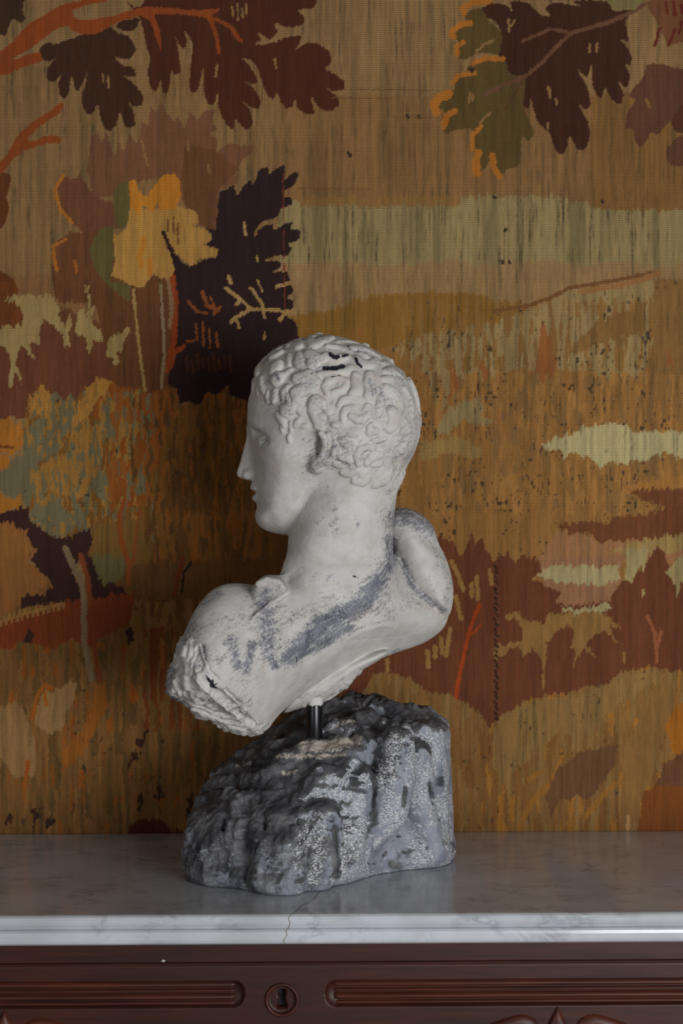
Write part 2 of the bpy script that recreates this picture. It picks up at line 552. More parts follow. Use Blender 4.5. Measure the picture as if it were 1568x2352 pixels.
def paint_tapestry(PX, PY):
    """woven picture: colour of every stitch, in the tapestry's own plane"""
    # beyond the part in the picture the design runs on with other stretches of foliage
    over = np.maximum(-PX, 0) + np.maximum(PX - 1568, 0); up = np.maximum(-PY, 0)
    x = np.where(PX < 0, -PX * 1.25, PX); x = np.where(PX > 1568, 1568 - 1.25 * (PX - 1568), x)
    x = x + 0.55 * up * np.where(x > 784, -1, 1)
    y = np.where(PY < 0, -PY * 0.8, PY)
    y = y + 0.9 * over * np.where(y > 960, -1, 1) * np.clip(np.abs(y - 960) / 200, 0, 1)
    # weavers' steps: ragged, comb-like outlines
    jy = (n2(x / 3.2, y / 26, 1) - 0.5) * 13 + (n2(x / 9, y / 60, 2) - 0.5) * 10
    jx = (n2(x / 14, y / 7, 3) - 0.5) * 5
    X = x + jx; Y = y + jy
    XM = x + jx * 0.7; YM = y + (n2(x / 3.4, y / 14, 6) - 0.5) * 8
    XF = x + (n2(x / 5, y / 4, 4) - 0.5) * 3.0; YF = y + (n2(x / 4, y / 5, 5) - 0.5) * 4.5
    C = np.zeros(x.shape + (3,), np.float32)
    STR = np.full(x.shape, 0.35, np.float32)      # how much slit streaking shows
    SPK = np.full(x.shape, 0.15, np.float32)      # how many dark flecks
    def fill(mask, rgb, st=None, sp=None):
        C[mask] = srgb(*rgb)
        if st is not None: STR[mask] = st
        if sp is not None: SPK[mask] = sp
    def poly(pts, rgb, ox=0, oy=0, sc=2.0, st=0.3, sp=0.1, fine=None):
        p = [(ox + a / sc, oy + b / sc) for a, b in pts]
        if fine is None:
            fine = 'leaf' if oy == 0 else False
        if fine == 'mid':
            fill(poly_inside(XM, YM, p), rgb, st, sp)
        elif fine:                       # rounded leaf lobes with small stair steps
            fill(poly_inside(XF, YF, soft_poly(p)), rgb, st, sp)
        else:
            fill(poly_inside(X, Y, p), rgb, st, sp)
    def stroke(pts, w, rgb, ox=0, oy=0, sc=2.0, st=0.2, sp=0.05):
        p = [(ox + a / sc, oy + b / sc) for a, b in pts]
        d = line_dist(XF, YF, p)
        fill(d < w / sc / 2, rgb, st, sp)
    def blobs(scale_x, scale_y, seed, thr, mask, rgb, st=None, sp=None):
        n = n2(X / scale_x, Y / scale_y, seed)
        fill((n > thr) & mask, rgb, st, sp)
    # ---- sky and far land
    fill(np.ones(x.shape, bool), (113, 88, 56), 0.7, 0.08)
    fill((Y > 218) & (X > 380), (108, 80, 48), 0.7, 0.08)
    fill((Y > 218) & (X > 1355), (104, 75, 40), 0.6, 0.1)
    fill((X < 640) & (Y > 150) & (Y < 900), (110, 84, 52), 0.8, 0.05)
    edge = 462 + 22 * np.clip((X - 1330) / 60, 0, 1) - 12 * np.clip(np.abs(X - 1160) < 130, 0, 1)
    fill((Y > edge) & (X > 640), (117, 102, 68), 0.95, 0.12)
    fill((Y > 452) & (Y < 474) & (X > 690) & (X < 1060), (110, 82, 46), 0.3, 0.1)
    fill((Y > 605 + 18 * (n2(X / 60, 0 * Y, 9) - 0.5)) & (X > 640), (119, 94, 62), 0.75, 0.12)
    A4 = dict(ox=784, oy=640)
    fill((Y > 790) & (X > 560), (118, 84, 44), 0.5, 0.75)
    poly([(-260, 180), (-100, 150), (0, 130), (70, 95), (180, 75), (300, 66), (450, 62), (600, 70), (650, 85), (740, 112), (860, 122), (900, 110), (850, 140), (780, 190), (560, 220), (500, 250), (300, 280), (200, 320), (-260, 420)], (109, 78, 33), st=0.5, sp=0.08, **A4)
    poly([(220, 330), (300, 290), (430, 240), (560, 220), (740, 190), (860, 150), (920, 130), (1000, 80), (1050, 45), (1280, 15), (1470, 10), (1450, 200), (1400, 420), (1350, 450), (1300, 460), (1200, 465), (1160, 420), (720, 420), (700, 450), (620, 490), (540, 490), (470, 590), (440, 640), (400, 450), (300, 360)], (121, 101, 66), st=0.75, sp=0.75, **A4)
    blobs(6, 46, 11, 0.60, (X > 900) & (X < 1568) & (Y > 690) & (Y < 850), (112, 82, 44), 0.6, 0.6)
    poly([(1030, 340), (1130, 230), (1200, 190), (1400, 100), (1390, 250), (1250, 280), (1160, 310)], (106, 78, 42), st=0.7, sp=0.4, **A4)
    fill((X > 1500) & (Y > 640) & (Y < 860), (108, 80, 44), 0.6, 0.3)
    stroke([(700, 150), (850, 125), (960, 88), (1050, 42), (1260, 8), (1440, -30)], 18, (92, 62, 34), **A4)
    stroke([(1100, 60), (1280, 30), (1420, -10), (1455, -25)], 26, (118, 84, 50), **A4)
    for tri in ([(922, 185), (990, 390), (960, 470), (925, 520), (900, 470), (892, 380)], [(640, 340), (688, 450), (662, 490), (640, 460)], [(503, 375), (522, 410), (556, 540), (490, 560), (500, 450)], [(1500, 315), (1532, 410), (1488, 385)], [(82, 200), (96, 280), (74, 280)]):
        poly(tri, (116, 72, 38), st=0.4, sp=0.4, **A4)
    poly([(898, 470), (960, 470), (930, 560), (915, 900), (880, 900), (890, 600)], (124, 88, 46), st=0.3, sp=0.3, **A4)
    blobs(7, 34, 12, 0.62, (X > 960) & (Y > 855) & (Y < 1180), (128, 92, 48), 0.5, 0.8)
    blobs(9, 40, 13, 0.66, (X > 960) & (Y > 855) & (Y < 1180), (108, 80, 46), 0.5, 0.9)
    poly([(430, 720), (470, 620), (560, 560), (620, 545), (660, 600), (640, 640), (700, 660), (660, 680), (560, 650), (500, 710)], (119, 103, 68), st=0.4, sp=0.5, **A4)
    poly([(360, 745), (560, 735), (650, 780), (640, 830), (500, 800), (360, 830)], (122, 98, 58), st=0.4, sp=0.3, **A4)
    poly([(915, 765), (960, 740), (1060, 720), (1100, 690), (1200, 668), (1280, 665), (1370, 710), (1480, 700), (1600, 712), (1600, 835), (1540, 820), (1480, 790), (1400, 835), (1330, 830), (1300, 865), (1250, 830), (1190, 865), (1150, 830), (1100, 820), (1060, 790), (1020, 835), (1010, 780), (950, 790)], (143, 133, 96), st=0.5, sp=0.2, **A4)
    poly([(1300, 985), (1320, 940), (1500, 910), (1600, 900), (1600, 1000), (1400, 1010)], (128, 90, 44), st=0.3, sp=0.1, **A4)
    poly([(1310, 972), (1450, 965), (1600, 958), (1600, 1150), (1500, 1190), (1200, 1212), (1140, 1165), (1060, 1170), (980, 1130), (1100, 1115), (1230, 1120), (1240, 1090), (1400, 1080), (1500, 1050), (1400, 1020)], (90, 53, 31), st=0.4, sp=0.1, **A4)
    poly([(1000, 1150), (1200, 1205), (1500, 1190), (1600, 1180), (1600, 1300), (900, 1300), (950, 1210)], (124, 88, 58), st=0.4, sp=0.2, **A4)
    poly([(1230, 1250), (1400, 1190), (1600, 1170), (1600, 1240), (1480, 1260), (1360, 1270)], (126, 104, 62), st=0.5, sp=0.2, **A4)
    # ---- red foliage and tan hill, lower right
    A6 = dict(ox=784, oy=1280)
    poly([(-200, -20), (400, -60), (450, -90), (520, -60), (545, -10), (580, -60), (600, -120), (612, -60), (650, -105), (662, -40), (700, 10), (760, -20), (800, 20), (840, -10), (900, 20), (930, 60), (870, 110), (930, 130), (1010, 160), (985, 215), (1050, 220), (1230, 200), (1270, 130), (1300, 100), (1330, 110), (1360, 60), (1390, 70), (1420, -10), (1450, -60), (1480, -20), (1510, 60), (1560, 20), (1620, -20), (1620, 640), (-200, 900)], (84, 47, 29), st=0.45, sp=0.06, **A6)
    poly([(900, 10), (1290, -5), (1275, 130), (1230, 200), (1050, 222), (980, 215), (1010, 160), (930, 130), (920, 60)], (119, 85, 60), st=0.5, sp=0.1, **A6)
    poly([(930, 45), (1000, 35), (1270, 40), (1278, 105), (1200, 128), (1000, 118), (920, 92), (862, 112), (900, 95)], (133, 122, 86), st=0.4, sp=0.05, **A6)
    poly([(1005, 235), (1150, 232), (1215, 205), (1242, 235), (1150, 262), (1020, 252)], (130, 118, 84), st=0.4, **A6)
    poly([(1310, -40), (1410, -40), (1392, 70), (1372, 40), (1330, 118), (1300, 104)], (128, 114, 78), st=0.5, **A6)
    poly([(1490, 60), (1530, 15), (1620, -30), (1620, 80), (1560, 110), (1540, 195), (1528, 120)], (126, 112, 76), st=0.5, **A6)
    poly([(1375, 140), (1388, 140), (1390, 180), (1380, 180)], (126, 112, 76), **A6)
    poly([(745, 275), (800, 255), (860, 290), (940, 300), (930, 262), (1000, 265), (1190, 252), (1290, 330), (1230, 318), (1275, 405), (1205, 335), (1160, 360), (1125, 400), (1172, 455), (1108, 425), (1060, 505), (1080, 420), (1050, 410), (1072, 340), (1040, 310), (1000, 340), (942, 400), (930, 560), (915, 460), (880, 410), (830, 465), (818, 410), (770, 420), (708, 475), (696, 408), (830, 380), (830, 330), (800, 290)], (112, 83, 45), st=0.4, sp=0.1, **A6)
    stroke([(925, 540), (928, 600)], 12, (112, 83, 45), **A6)
    stroke([(1295, 440), (1300, 480)], 12, (112, 83, 45), **A6)
    stroke([(1405, 270), (1440, 350), (1448, 480)], 16, (118, 70, 44), **A6)
    stroke([(1468, 340), (1448, 420)], 14, (118, 70, 44), **A6)
    for a in ([(505, 20), (540, 90)], [(540, 100), (560, 150)], [(620, 90), (628, 190)], [(598, 120), (600, 180)], [(500, 330), (480, 450)], [(455, 370), (465, 440)], [(395, 430), (400, 500)], [(430, 410), (430, 460)], [(210, 470), (210, 520)], [(525, 180), (548, 280)], [(680, 60), (690, 120)], [(770, 280), (760, 275)]):
        stroke(a, 20, (116, 88, 46), **A6)
    stroke([(635, 215), (585, 345), (555, 480), (530, 600), (526, 680)], 17, (126, 50, 16), **A6)
    stroke([(635, 315), (570, 385)], 13, (120, 50, 16), **A6)
    top = [(-200, 700), (-60, 640), (100, 620), (150, 530), (260, 530), (330, 570), (400, 620), (500, 630), (560, 660), (620, 700), (680, 775), (720, 740), (800, 680), (880, 650), (940, 630), (1060, 620), (1110, 590), (1200, 590), (1260, 550), (1320, 510), (1420, 503), (1500, 520), (1620, 532), (1620, 1400), (-200, 1400)]
    poly(top, (104, 75, 40), st=0.45, sp=0.35, **A6)
    hill = poly_inside(X, Y, [(784 + a / 2, 1280 + b / 2) for a, b in top])
    blobs(8, 70, 14, 0.6, hill, (110, 84, 48), 0.4, 0.3)
    blobs(9, 70, 15, 0.66, hill & (Y > 1660), (100, 68, 34), 0.4, 0.4)
    blobs(9, 60, 16, 0.72, hill & (X > 1100), (124, 84, 34), 0.4, 0.4)
    poly([(720, 760), (800, 690), (900, 655), (1060, 640), (1200, 610), (1330, 525), (1440, 520), (1490, 550), (1400, 600), (1290, 660), (1200, 740), (1100, 820), (1000, 800), (900, 900), (800, 980), (740, 1050), (690, 940)], (112, 86, 49), st=0.6, sp=0.45, **A6)
    poly([(1000, 960), (1100, 890), (1270, 865), (1255, 960), (1150, 1100), (1000, 1110), (960, 1200), (940, 1090)], (84, 58, 36), st=0.4, sp=0.2, **A6)
    poly([(1300, 880), (1430, 620), (1500, 560), (1540, 640), (1480, 800), (1440, 1000), (1390, 1080), (1330, 1250), (1280, 1250)], (106, 77, 42), st=0.4, sp=0.15, **A6)
    poly([(1485, 775), (1540, 680), (1620, 640), (1620, 900), (1530, 905)], (124, 74, 20), st=0.3, sp=0.1, **A6)
    poly([(1480, 960), (1540, 900), (1620, 890), (1620, 1080), (1440, 1050)], (82, 52, 34), st=0.5, **A6)
    poly([(1385, 1090), (1450, 1040), (1620, 1060), (1620, 1300), (1350, 1300)], (94, 53, 20), st=0.4, sp=0.1, **A6)
    for a in ([(815, 1240), (870, 1130), (945, 1050)], [(1120, 1190), (1190, 1110), (1255, 1040)], [(860, 1020), (920, 985)]):
        stroke(a, 26, (116, 80, 33), **A6)
    stroke([(1316, 1190), (1316, 1250)], 18, (132, 100, 66), **A6)
    # weavers' slit, dashed
    for k in range(30):
        stroke([(702 + 6 * (k % 2), 40 + k * 24), (712 + 6 * (k % 2), 52 + k * 24)], 10, (40, 26, 18), **A6)
    # ---- lower left: ground
    A5 = dict(ox=0, oy=1280)
    left = (X + 50 * (n2(X / 40, Y / 60, 8) - 0.5) < 780) & (Y > 1340)
    fill(left, (96, 66, 34), 0.45, 0.35)
    wob = 60 * (n2(X / 40, Y / 60, 8) - 0.5)
    fill((X + wob < 860) & (Y + wob > 1090) & (X > 200) & (Y + wob < 1420), (84, 56, 27), 0.5, 0.35)
    blobs(10, 80, 17, 0.58, (X < 700) & (Y > 1380), (106, 74, 38), 0.5, 0.4)
    blobs(9, 70, 18, 0.66, (X < 700) & (Y > 1420), (82, 60, 30), 0.5, 0.4)
    blobs(9, 60, 19, 0.80, (X < 700) & (Y > 1480), (116, 64, 20), 0.4, 0.2)
    poly([(-20, 300), (100, 262), (240, 205), (380, 186), (560, 160), (620, 170), (600, 300), (480, 370), (400, 420), (330, 380), (240, 420), (100, 380), (40, 420), (-20, 400)], (98, 45, 21), st=0.35, sp=0.15, **A5)
    fill(poly_inside(x, y + 9 * (np.floor(x / 6) % 2), [(0, 1425), (60, 1405), (150, 1380), (150, 1398), (50, 1425), (0, 1440)]), (120, 86, 46), 0.3)
    poly([(160, 760), (165, 680), (210, 600), (240, 620), (300, 580), (352, 565), (345, 650), (300, 700), (290, 770), (240, 810), (200, 800)], (120, 92, 58), st=0.5, sp=0.1, **A5)
    poly([(-20, 660), (20, 690), (60, 655), (100, 690), (150, 810), (170, 900), (160, 1000), (60, 1010), (-20, 900)], (116, 88, 54), st=0.5, sp=0.1, **A5)
    stroke([(240, 600), (205, 585), (170, 640), (150, 740)], 18, (128, 70, 22), **A5)
    stroke([(205, 620), (215, 680)], 14, (128, 70, 22), **A5)
    stroke([(130, 940), (110, 1060)], 20, (118, 62, 20), **A5)
    poly([(280, 900), (360, 820), (420, 700), (440, 580), (480, 580), (500, 680), (450, 770), (380, 900), (300, 960)], (118, 70, 24), st=0.4, sp=0.2, **A5)
    blobs(8, 70, 25, 0.5, (X > 330) & (X < 460) & (Y > 1440) & (Y < 1680), (92, 48, 19), 0.5, 0.2)
    for a in ([(640, 860), (670, 810)], [(590, 960), (625, 900)], [(590, 340), (595, 380)], [(220, 1240), (230, 1200)], [(30, 1230), (45, 1200)], [(160, 1230), (165, 1180)], [(640, 1150), (650, 1100)], [(870, 1180), (880, 1100)], [(730, 1100), (730, 1060)], [(140, 350), (130, 380)]):
        p_ = [(u / 2, 1280 + v / 2) for u, v in a]
        fill(line_dist(X + 10 * (n2(x / 5, y / 9, 45) - 0.5), Y, p_) < 6 + 10 * (n2(x / 6, y / 14, 46) - 0.4), (46, 27, 18), 0.3, 0.2)
    poly([(540, 1300), (640, 1205), (720, 1190), (800, 1255), (880, 1270), (960, 1200), (960, 1300)], (62, 26, 14), st=0.2, **A5)
    # ---- left middle: tree, bush
    A3 = dict(ox=0, oy=640)
    fill((X < 400) & (Y > 640) & (Y < 960), (84, 52, 30), 0.5, 0.12)
    poly([(-20, -20), (620, -20), (620, 120), (470, 200), (250, 120), (-20, 130)], (106, 76, 46), st=0.6, sp=0.1, **A3)
    poly([(240, -20), (800, -20), (800, 520), (480, 520), (500, 260), (440, 120), (260, 100)], (82, 50, 28), st=0.55, sp=0.2, **A3)
    poly([(-20, 330), (40, 350), (120, 320), (190, 220), (250, 220), (330, 300), (420, 290), (480, 300), (540, 400), (560, 520), (350, 620), (150, 640), (-20, 640)], (86, 49, 31), st=0.5, sp=0.05, **A3)
    stroke([(470, 120), (520, 300), (545, 480)], 60, (82, 50, 26), **A3)
    poly([(95, 120), (20, 95), (10, 80), (250, 75), (260, 130), (280, 130), (270, 170), (300, 225), (322, 160), (332, 200), (312, 260), (326, 322), (292, 318), (290, 262), (250, 212), (205, 190), (180, 232), (186, 302), (160, 292), (132, 302), (166, 372), (136, 352), (100, 312), (80, 332), (72, 390), (92, 440), (102, 492), (70, 432), (60, 508), (38, 492), (50, 400), (40, 330), (-20, 322), (-20, 255), (30, 210), (100, 212), (105, 160)], (127, 107, 68), st=0.3, sp=0.02, **A3)
    poly([(345, 242), (355, 170), (380, 138), (394, 182), (410, 130), (440, 118), (420, 172), (432, 212), (462, 232), (472, 295), (430, 282), (410, 345), (398, 320), (400, 270), (360, 262)], (125, 106, 66), st=0.3, **A3)
    poly([(486, 355), (500, 270), (540, 260), (582, 222), (602, 245), (570, 290), (562, 332), (532, 345), (552, 392), (522, 402), (518, 362)], (124, 104, 64), st=0.3, **A3)
    stroke([(410, 80), (412, 130)], 14, (125, 106, 66), **A3)
    poly([(-20, -20), (60, 5), (92, 50), (70, 80), (10, 90), (100, 130), (106, 180), (82, 216), (-20, 215)], (88, 47, 19), st=0.4, **A3)
    for a in ([(395, 10), (392, 60)], [(405, 20), (402, 70)]):
        stroke(a, 8, (126, 104, 66), **A3)
    # bush
    bush = poly_inside(X, Y, [(a / 2, 640 + b / 2) for a, b in [(110, 700), (130, 540), (190, 490), (240, 560), (330, 560), (400, 500), (470, 460), (560, 500), (700, 515), (830, 500), (840, 580), (940, 520), (1050, 480), (1060, 550), (1160, 560), (1200, 700), (1250, 1280), (700, 1300), (420, 1230), (300, 1190), (150, 1130), (110, 1030)]])
    fill(bush, (98, 64, 26), 0.5, 0.3)
    blobs(16, 60, 20, 0.55, bush & (X > 380), (84, 56, 24), 0.5, 0.4)
    poly([(430, 480), (480, 460), (560, 500), (700, 520), (832, 500), (820, 600), (760, 640), (730, 850), (680, 900), (690, 1020), (560, 1060), (490, 1050), (490, 760), (560, 700), (430, 650)], (110, 60, 20), st=0.4, sp=0.2, **A3)
    GG = (88, 81, 58)
    poly([(225, 530), (245, 508), (290, 572), (320, 528), (352, 592), (365, 700), (300, 722), (250, 800), (180, 850), (165, 960), (132, 1035), (108, 1000), (108, 700), (150, 655), (200, 640)], GG, st=0.4, sp=0.15, **A3)
    poly([(480, 560), (500, 540), (570, 590), (572, 720), (540, 740), (520, 690), (480, 740)], GG, st=0.4, sp=0.3, **A3)
    poly([(520, 800), (545, 790), (540, 880), (515, 880)], GG, **A3)
    poly([(608, 700), (630, 640), (690, 610), (690, 650), (640, 690), (610, 790)], GG, **A3)
    poly([(585, 890), (640, 860), (690, 890), (685, 995), (620, 990), (595, 950)], GG, st=0.4, sp=0.3, **A3)
    poly([(-20, 880), (60, 830), (130, 800), (132, 1045), (60, 1010), (-20, 970)], GG, st=0.4, **A3)
    poly([(440, 870), (500, 900), (520, 980), (480, 1040), (430, 980)], GG, **A3)
    poly([(125, 1085), (200, 1000), (260, 1000), (300, 1070), (400, 1100), (412, 1135), (350, 1142), (300, 1185), (250, 1195), (200, 1155), (150, 1125)], GG, st=0.3, sp=0.1, **A3)
    YO = (136, 96, 42)
    poly([(128, 540), (160, 552), (190, 488), (232, 532), (240, 600), (205, 652), (140, 612)], YO, **A3)
    poly([(392, 500), (440, 470), (480, 458), (522, 480), (450, 560), (400, 640), (330, 682), (350, 570), (400, 560)], YO, **A3)
    poly([(155, 900), (230, 820), (300, 810), (330, 700), (440, 680), (475, 690), (450, 900), (400, 1010), (300, 1000), (230, 990), (165, 970)], (124, 88, 40), st=0.5, sp=0.4, **A3)
    blobs(6, 22, 21, 0.62, bush & (X < 320) & (Y > 900), (122, 88, 40), 0.4, 0.5)
    blobs(6, 24, 22, 0.66, bush & (X < 360) & (Y > 900), GG, 0.4, 0.5)
    blobs(7, 40, 23, 0.64, bush & (X > 240) & (Y > 900), (112, 66, 26), 0.4, 0.3)
    blobs(7, 40, 24, 0.66, bush & (X > 300) & (Y > 900), (78, 52, 24), 0.5, 0.4)
    poly([(-20, 650), (40, 638), (60, 682), (90, 658), (112, 702), (100, 780), (60, 812), (20, 800), (-20, 790)], (134, 84, 28), st=0.3, **A3)
    stroke([(0, 770), (60, 775)], 14, (88, 48, 22), **A3)
    poly([(-20, 800), (40, 820), (50, 860), (-20, 890)], (134, 84, 28), **A3)
    poly([(-20, 990), (50, 1012), (102, 1000), (100, 1062), (60, 1050), (20, 1092), (-20, 1080)], (130, 84, 28), st=0.3, **A3)
    poly([(-20, 1085), (60, 1060), (130, 1050), (130, 1090), (150, 1130), (200, 1160), (260, 1200), (330, 1190), (412, 1140), (424, 1200), (390, 1300), (150, 1300), (160, 1240), (100, 1160), (-20, 1120)], (44, 25, 22), st=0.15, **A3)
    poly([(-20, 1125), (60, 1118), (80, 1150), (132, 1160), (120, 1200), (172, 1240), (140, 1300), (-20, 1300)], (116, 76, 38), st=0.3, **A3)
    poly([(420, 1130), (640, 1100), (700, 1300), (400, 1300), (430, 1200)], (96, 70, 32), st=0.5, sp=0.3, **A3)
    poly([(-20, -5), (140, -5), (152, 20), (108, 30), (180, 40), (192, 80), (248, 122), (240, 146), (160, 140), (202, 170), (180, 182), (95, 168), (100, 216), (-20, 295)], (112, 73, 36), st=0.3, sp=0.05, **A5)
    poly([(140, -5), (300, -5), (330, 60), (372, 140), (378, 190), (240, 204), (150, 222), (98, 222), (95, 168), (202, 176), (250, 130), (190, 70), (150, 20)], (44, 25, 22), st=0.15, **A5)
    poly([(370, -10), (424, -10), (470, 112), (560, 130), (580, 165), (420, 190), (400, 100)], (44, 25, 22), st=0.15, **A5)
    poly([(420, -10), (600, -10), (560, 92), (490, 128), (450, 92)], (84, 76, 44), st=0.4, **A5)
    stroke([(300, -40), (330, 30), (368, 90), (386, 180), (386, 400), (422, 560)], 28, (100, 84, 60), **A5)
    stroke([(370, -10), (402, 90), (414, 200), (428, 350), (455, 560)], 24, (102, 50, 24), **A5)
    stroke([(570, -260), (545, -180), (560, -60), (590, 20), (590, 120)], 22, (112, 56, 22), **A5)
    stroke([(640, -220), (620, -60), (610, 40)], 14, (108, 58, 24), **A5)
    stroke([(840, 10), (815, 100), (800, 180)], 20, (92, 42, 17), **A5)
    stroke([(880, 20), (845, 70), (835, 160)], 12, (36, 24, 16), **A5)
    # ---- dark tree
    DK = (34, 20, 20)
    poly([(750, 1068), (800, 1150), (850, 1222), (950, 1192), (1002, 1150), (940, 1122), (980, 1082), (940, 1050), (982, 1042), (985, 960), (1000, 880), (1040, 872), (1070, 840), (1090, 902), (1110, 862), (1150, 820), (1160, 862), (1190, 778), (1230, 768), (1236, 802), (1270, 770), (1310, 755), (1305, 830), (1350, 788), (1372, 800), (1350, 852), (1310, 872), (1300, 902), (1342, 910), (1340, 942), (1290, 956), (1275, 1000), (1200, 1020), (1170, 1060), (1164, 1098), (1200, 1042), (1250, 1026), (1260, 1062), (1300, 1030), (1352, 1018), (1330, 1050), (1382, 1060), (1376, 1102), (1320, 1122), (1342, 1140), (1320, 1178), (1280, 1172), (1220, 1190), (1214, 1202), (1280, 1196), (1292, 1226), (1240, 1252), (1320, 1246), (1330, 1290), (1350, 1340), (1310, 1370), (1352, 1382), (1340, 1430), (1300, 1446), (1362, 1480), (1370, 1560), (1340, 1640), (1200, 1860), (1130, 1840), (1056, 1820), (1050, 1762), (1000, 1812), (950, 1800), (915, 1862), (850, 1842), (830, 1862), (810, 1782), (770, 1770), (775, 1720), (810, 1580), (815, 1380), (800, 1260)], DK, st=0.1, sp=0.0)
    TN = (128, 102, 62)
    for a, w in (([(1040, 1325), (1110, 1380), (1150, 1420), (1080, 1460), (1060, 1480)], 16), ([(1155, 1325), (1200, 1390), (1216, 1460)], 14), ([(1345, 1432), (1250, 1424), (1150, 1420)], 16), ([(1285, 1470), (1310, 1430)], 16), ([(1100, 1380), (1085, 1400)], 14), ([(1085, 1470), (1100, 1510)], 12), ([(1160, 1330), (1150, 1325)], 14), ([(1185, 1290), (1205, 1340)], 10), ([(1215, 1530), (1215, 1560)], 10), ([(1270, 1316), (1330, 1300)], 16), ([(1050, 1270), (1060, 1300)], 18), ([(1120, 1020), (1128, 1080)], 12), ([(1180, 1180), (1185, 1200)], 12)):
        stroke(a, w, TN)
    for a, w in (([(860, 1380), (905, 1430), (950, 1440)], 12), ([(930, 1340), (950, 1400), (1000, 1430)], 18), ([(965, 1360), (990, 1420)], 10), ([(1010, 1410), (985, 1440)], 16), ([(900, 1490), (905, 1560)], 10), ([(930, 1480), (935, 1590)], 12), ([(960, 1510), (965, 1600)], 10), ([(990, 1530), (1000, 1590)], 12), ([(860, 1568), (890, 1566)], 10)):
        stroke(a, w, (104, 56, 23))
    for k in range(9):
        xx = 855 + k * 25
        stroke([(xx, 1640 + 14 * math.sin(k * 2.3)), (xx + 6, 1700 + 12 * math.sin(k * 1.7))], 15, (58, 32, 17))
    stroke([(1300, 790), (1303, 1000), (1305, 1260), (1308, 1420)], 5, (86, 36, 24))
    stroke([(792, 1270), (806, 1380), (800, 1560), (770, 1700)], 26, (114, 48, 17))
    stroke([(845, 1590), (800, 1620), (785, 1680)], 22, (110, 48, 18))
    stroke([(770, 1280), (790, 1400), (780, 1500)], 18, (110, 84, 60))
    stroke([(738, 1310), (748, 1480), (756, 1620), (740, 1780)], 14, (112, 94, 70))
    stroke([(612, 1330), (630, 1520), (648, 1660), (664, 1790)], 14, (128, 104, 62))
    # ---- yellow, green and brown leaves of the tree
    LB = (93, 62, 41)
    poly([(420, 620), (450, 608), (465, 652), (490, 612), (510, 672), (530, 722), (545, 652), (570, 702), (600, 608), (620, 662), (640, 640), (650, 558), (680, 582), (690, 488), (715, 522), (740, 468), (770, 522), (800, 562), (820, 538), (850, 592), (870, 508), (900, 547), (950, 498), (987, 500), (975, 562), (1002, 590), (960, 612), (1000, 642), (990, 692), (930, 727), (1000, 692), (1050, 658), (1110, 668), (1168, 668), (1162, 702), (1120, 732), (1090, 782), (1030, 802), (1100, 800), (1090, 842), (1010, 872), (1000, 940), (990, 1060), (900, 1030), (850, 942), (830, 902), (800, 802), (600, 842), (540, 892), (430, 912), (398, 780)], LB, st=0.35, sp=0.04, fine='mid')
    poly([(850, 660), (990, 690), (1100, 780), (1000, 870), (985, 1050), (940, 1050), (850, 940), (830, 820)], (84, 54, 32), st=0.35, fine='mid')
    poly([(280, 798), (340, 822), (370, 800), (400, 852), (430, 902), (520, 932), (545, 1050), (460, 1062), (420, 1102), (360, 1050), (310, 1012), (268, 960), (245, 880)], (88, 55, 36), st=0.4, fine='mid')
    poly([(240, 1132), (270, 1100), (320, 1068), (400, 1070), (470, 1050), (560, 1140), (620, 1300), (300, 1320), (240, 1250)], (86, 53, 32), st=0.45, sp=0.15, fine='mid')
    stroke([(290, 810), (252, 870), (275, 960), (330, 1025)], 16, (136, 84, 30))
    stroke([(300, 1100), (245, 1130), (246, 1190), (262, 1240)], 16, (134, 82, 28))
    stroke([(345, 1200), (350, 1250)], 14, (128, 74, 26))
    GR = (76, 68, 36)
    poly([(520, 890), (545, 850), (592, 828), (602, 900), (596, 1052), (540, 1052), (526, 980)], GR, fine='mid')
    poly([(408, 1150), (460, 1050), (522, 1040), (515, 1152), (540, 1130), (592, 1180), (560, 1222), (520, 1192), (505, 1290), (600, 1310), (590, 1390), (560, 1360), (500, 1320), (438, 1240)], GR, fine='mid')
    poly([(600, 950), (640, 958), (700, 958), (800, 948), (860, 958), (912, 980), (910, 1022), (880, 1040), (940, 1050), (977, 1090), (960, 1112), (930, 1122), (1003, 1150), (990, 1187), (940, 1182), (900, 1192), (905, 1212), (870, 1222), (840, 1192), (800, 1162), (745, 1075), (780, 1162), (802, 1240), (770, 1290), (700, 1260), (660, 1320), (620, 1320), (510, 1262), (530, 1200), (520, 1082), (580, 1060)], (138, 103, 50), st=0.35, sp=0.05, fine='mid')
    poly([(590, 838), (620, 828), (640, 882), (670, 902), (700, 862), (740, 808), (800, 798), (826, 830), (832, 902), (800, 962), (740, 968), (720, 930), (700, 975), (660, 940), (640, 992), (600, 952)], (150, 96, 28), st=0.3, fine='mid')
    stroke([(660, 1100), (640, 1180), (650, 1220)], 26, (142, 92, 32))
    stroke([(690, 1190), (688, 1260)], 22, (148, 92, 28))
    for a in ([(770, 1010), (772, 1060)], [(795, 1000), (798, 1070)], [(815, 1030), (818, 1120)]):
        stroke(a, 10, (96, 60, 32))
    stroke([(750, 1070), (790, 1150), (800, 1200)], 16, DK)
    # ---- brown leaves, upper left
    DB = (50, 29, 17)
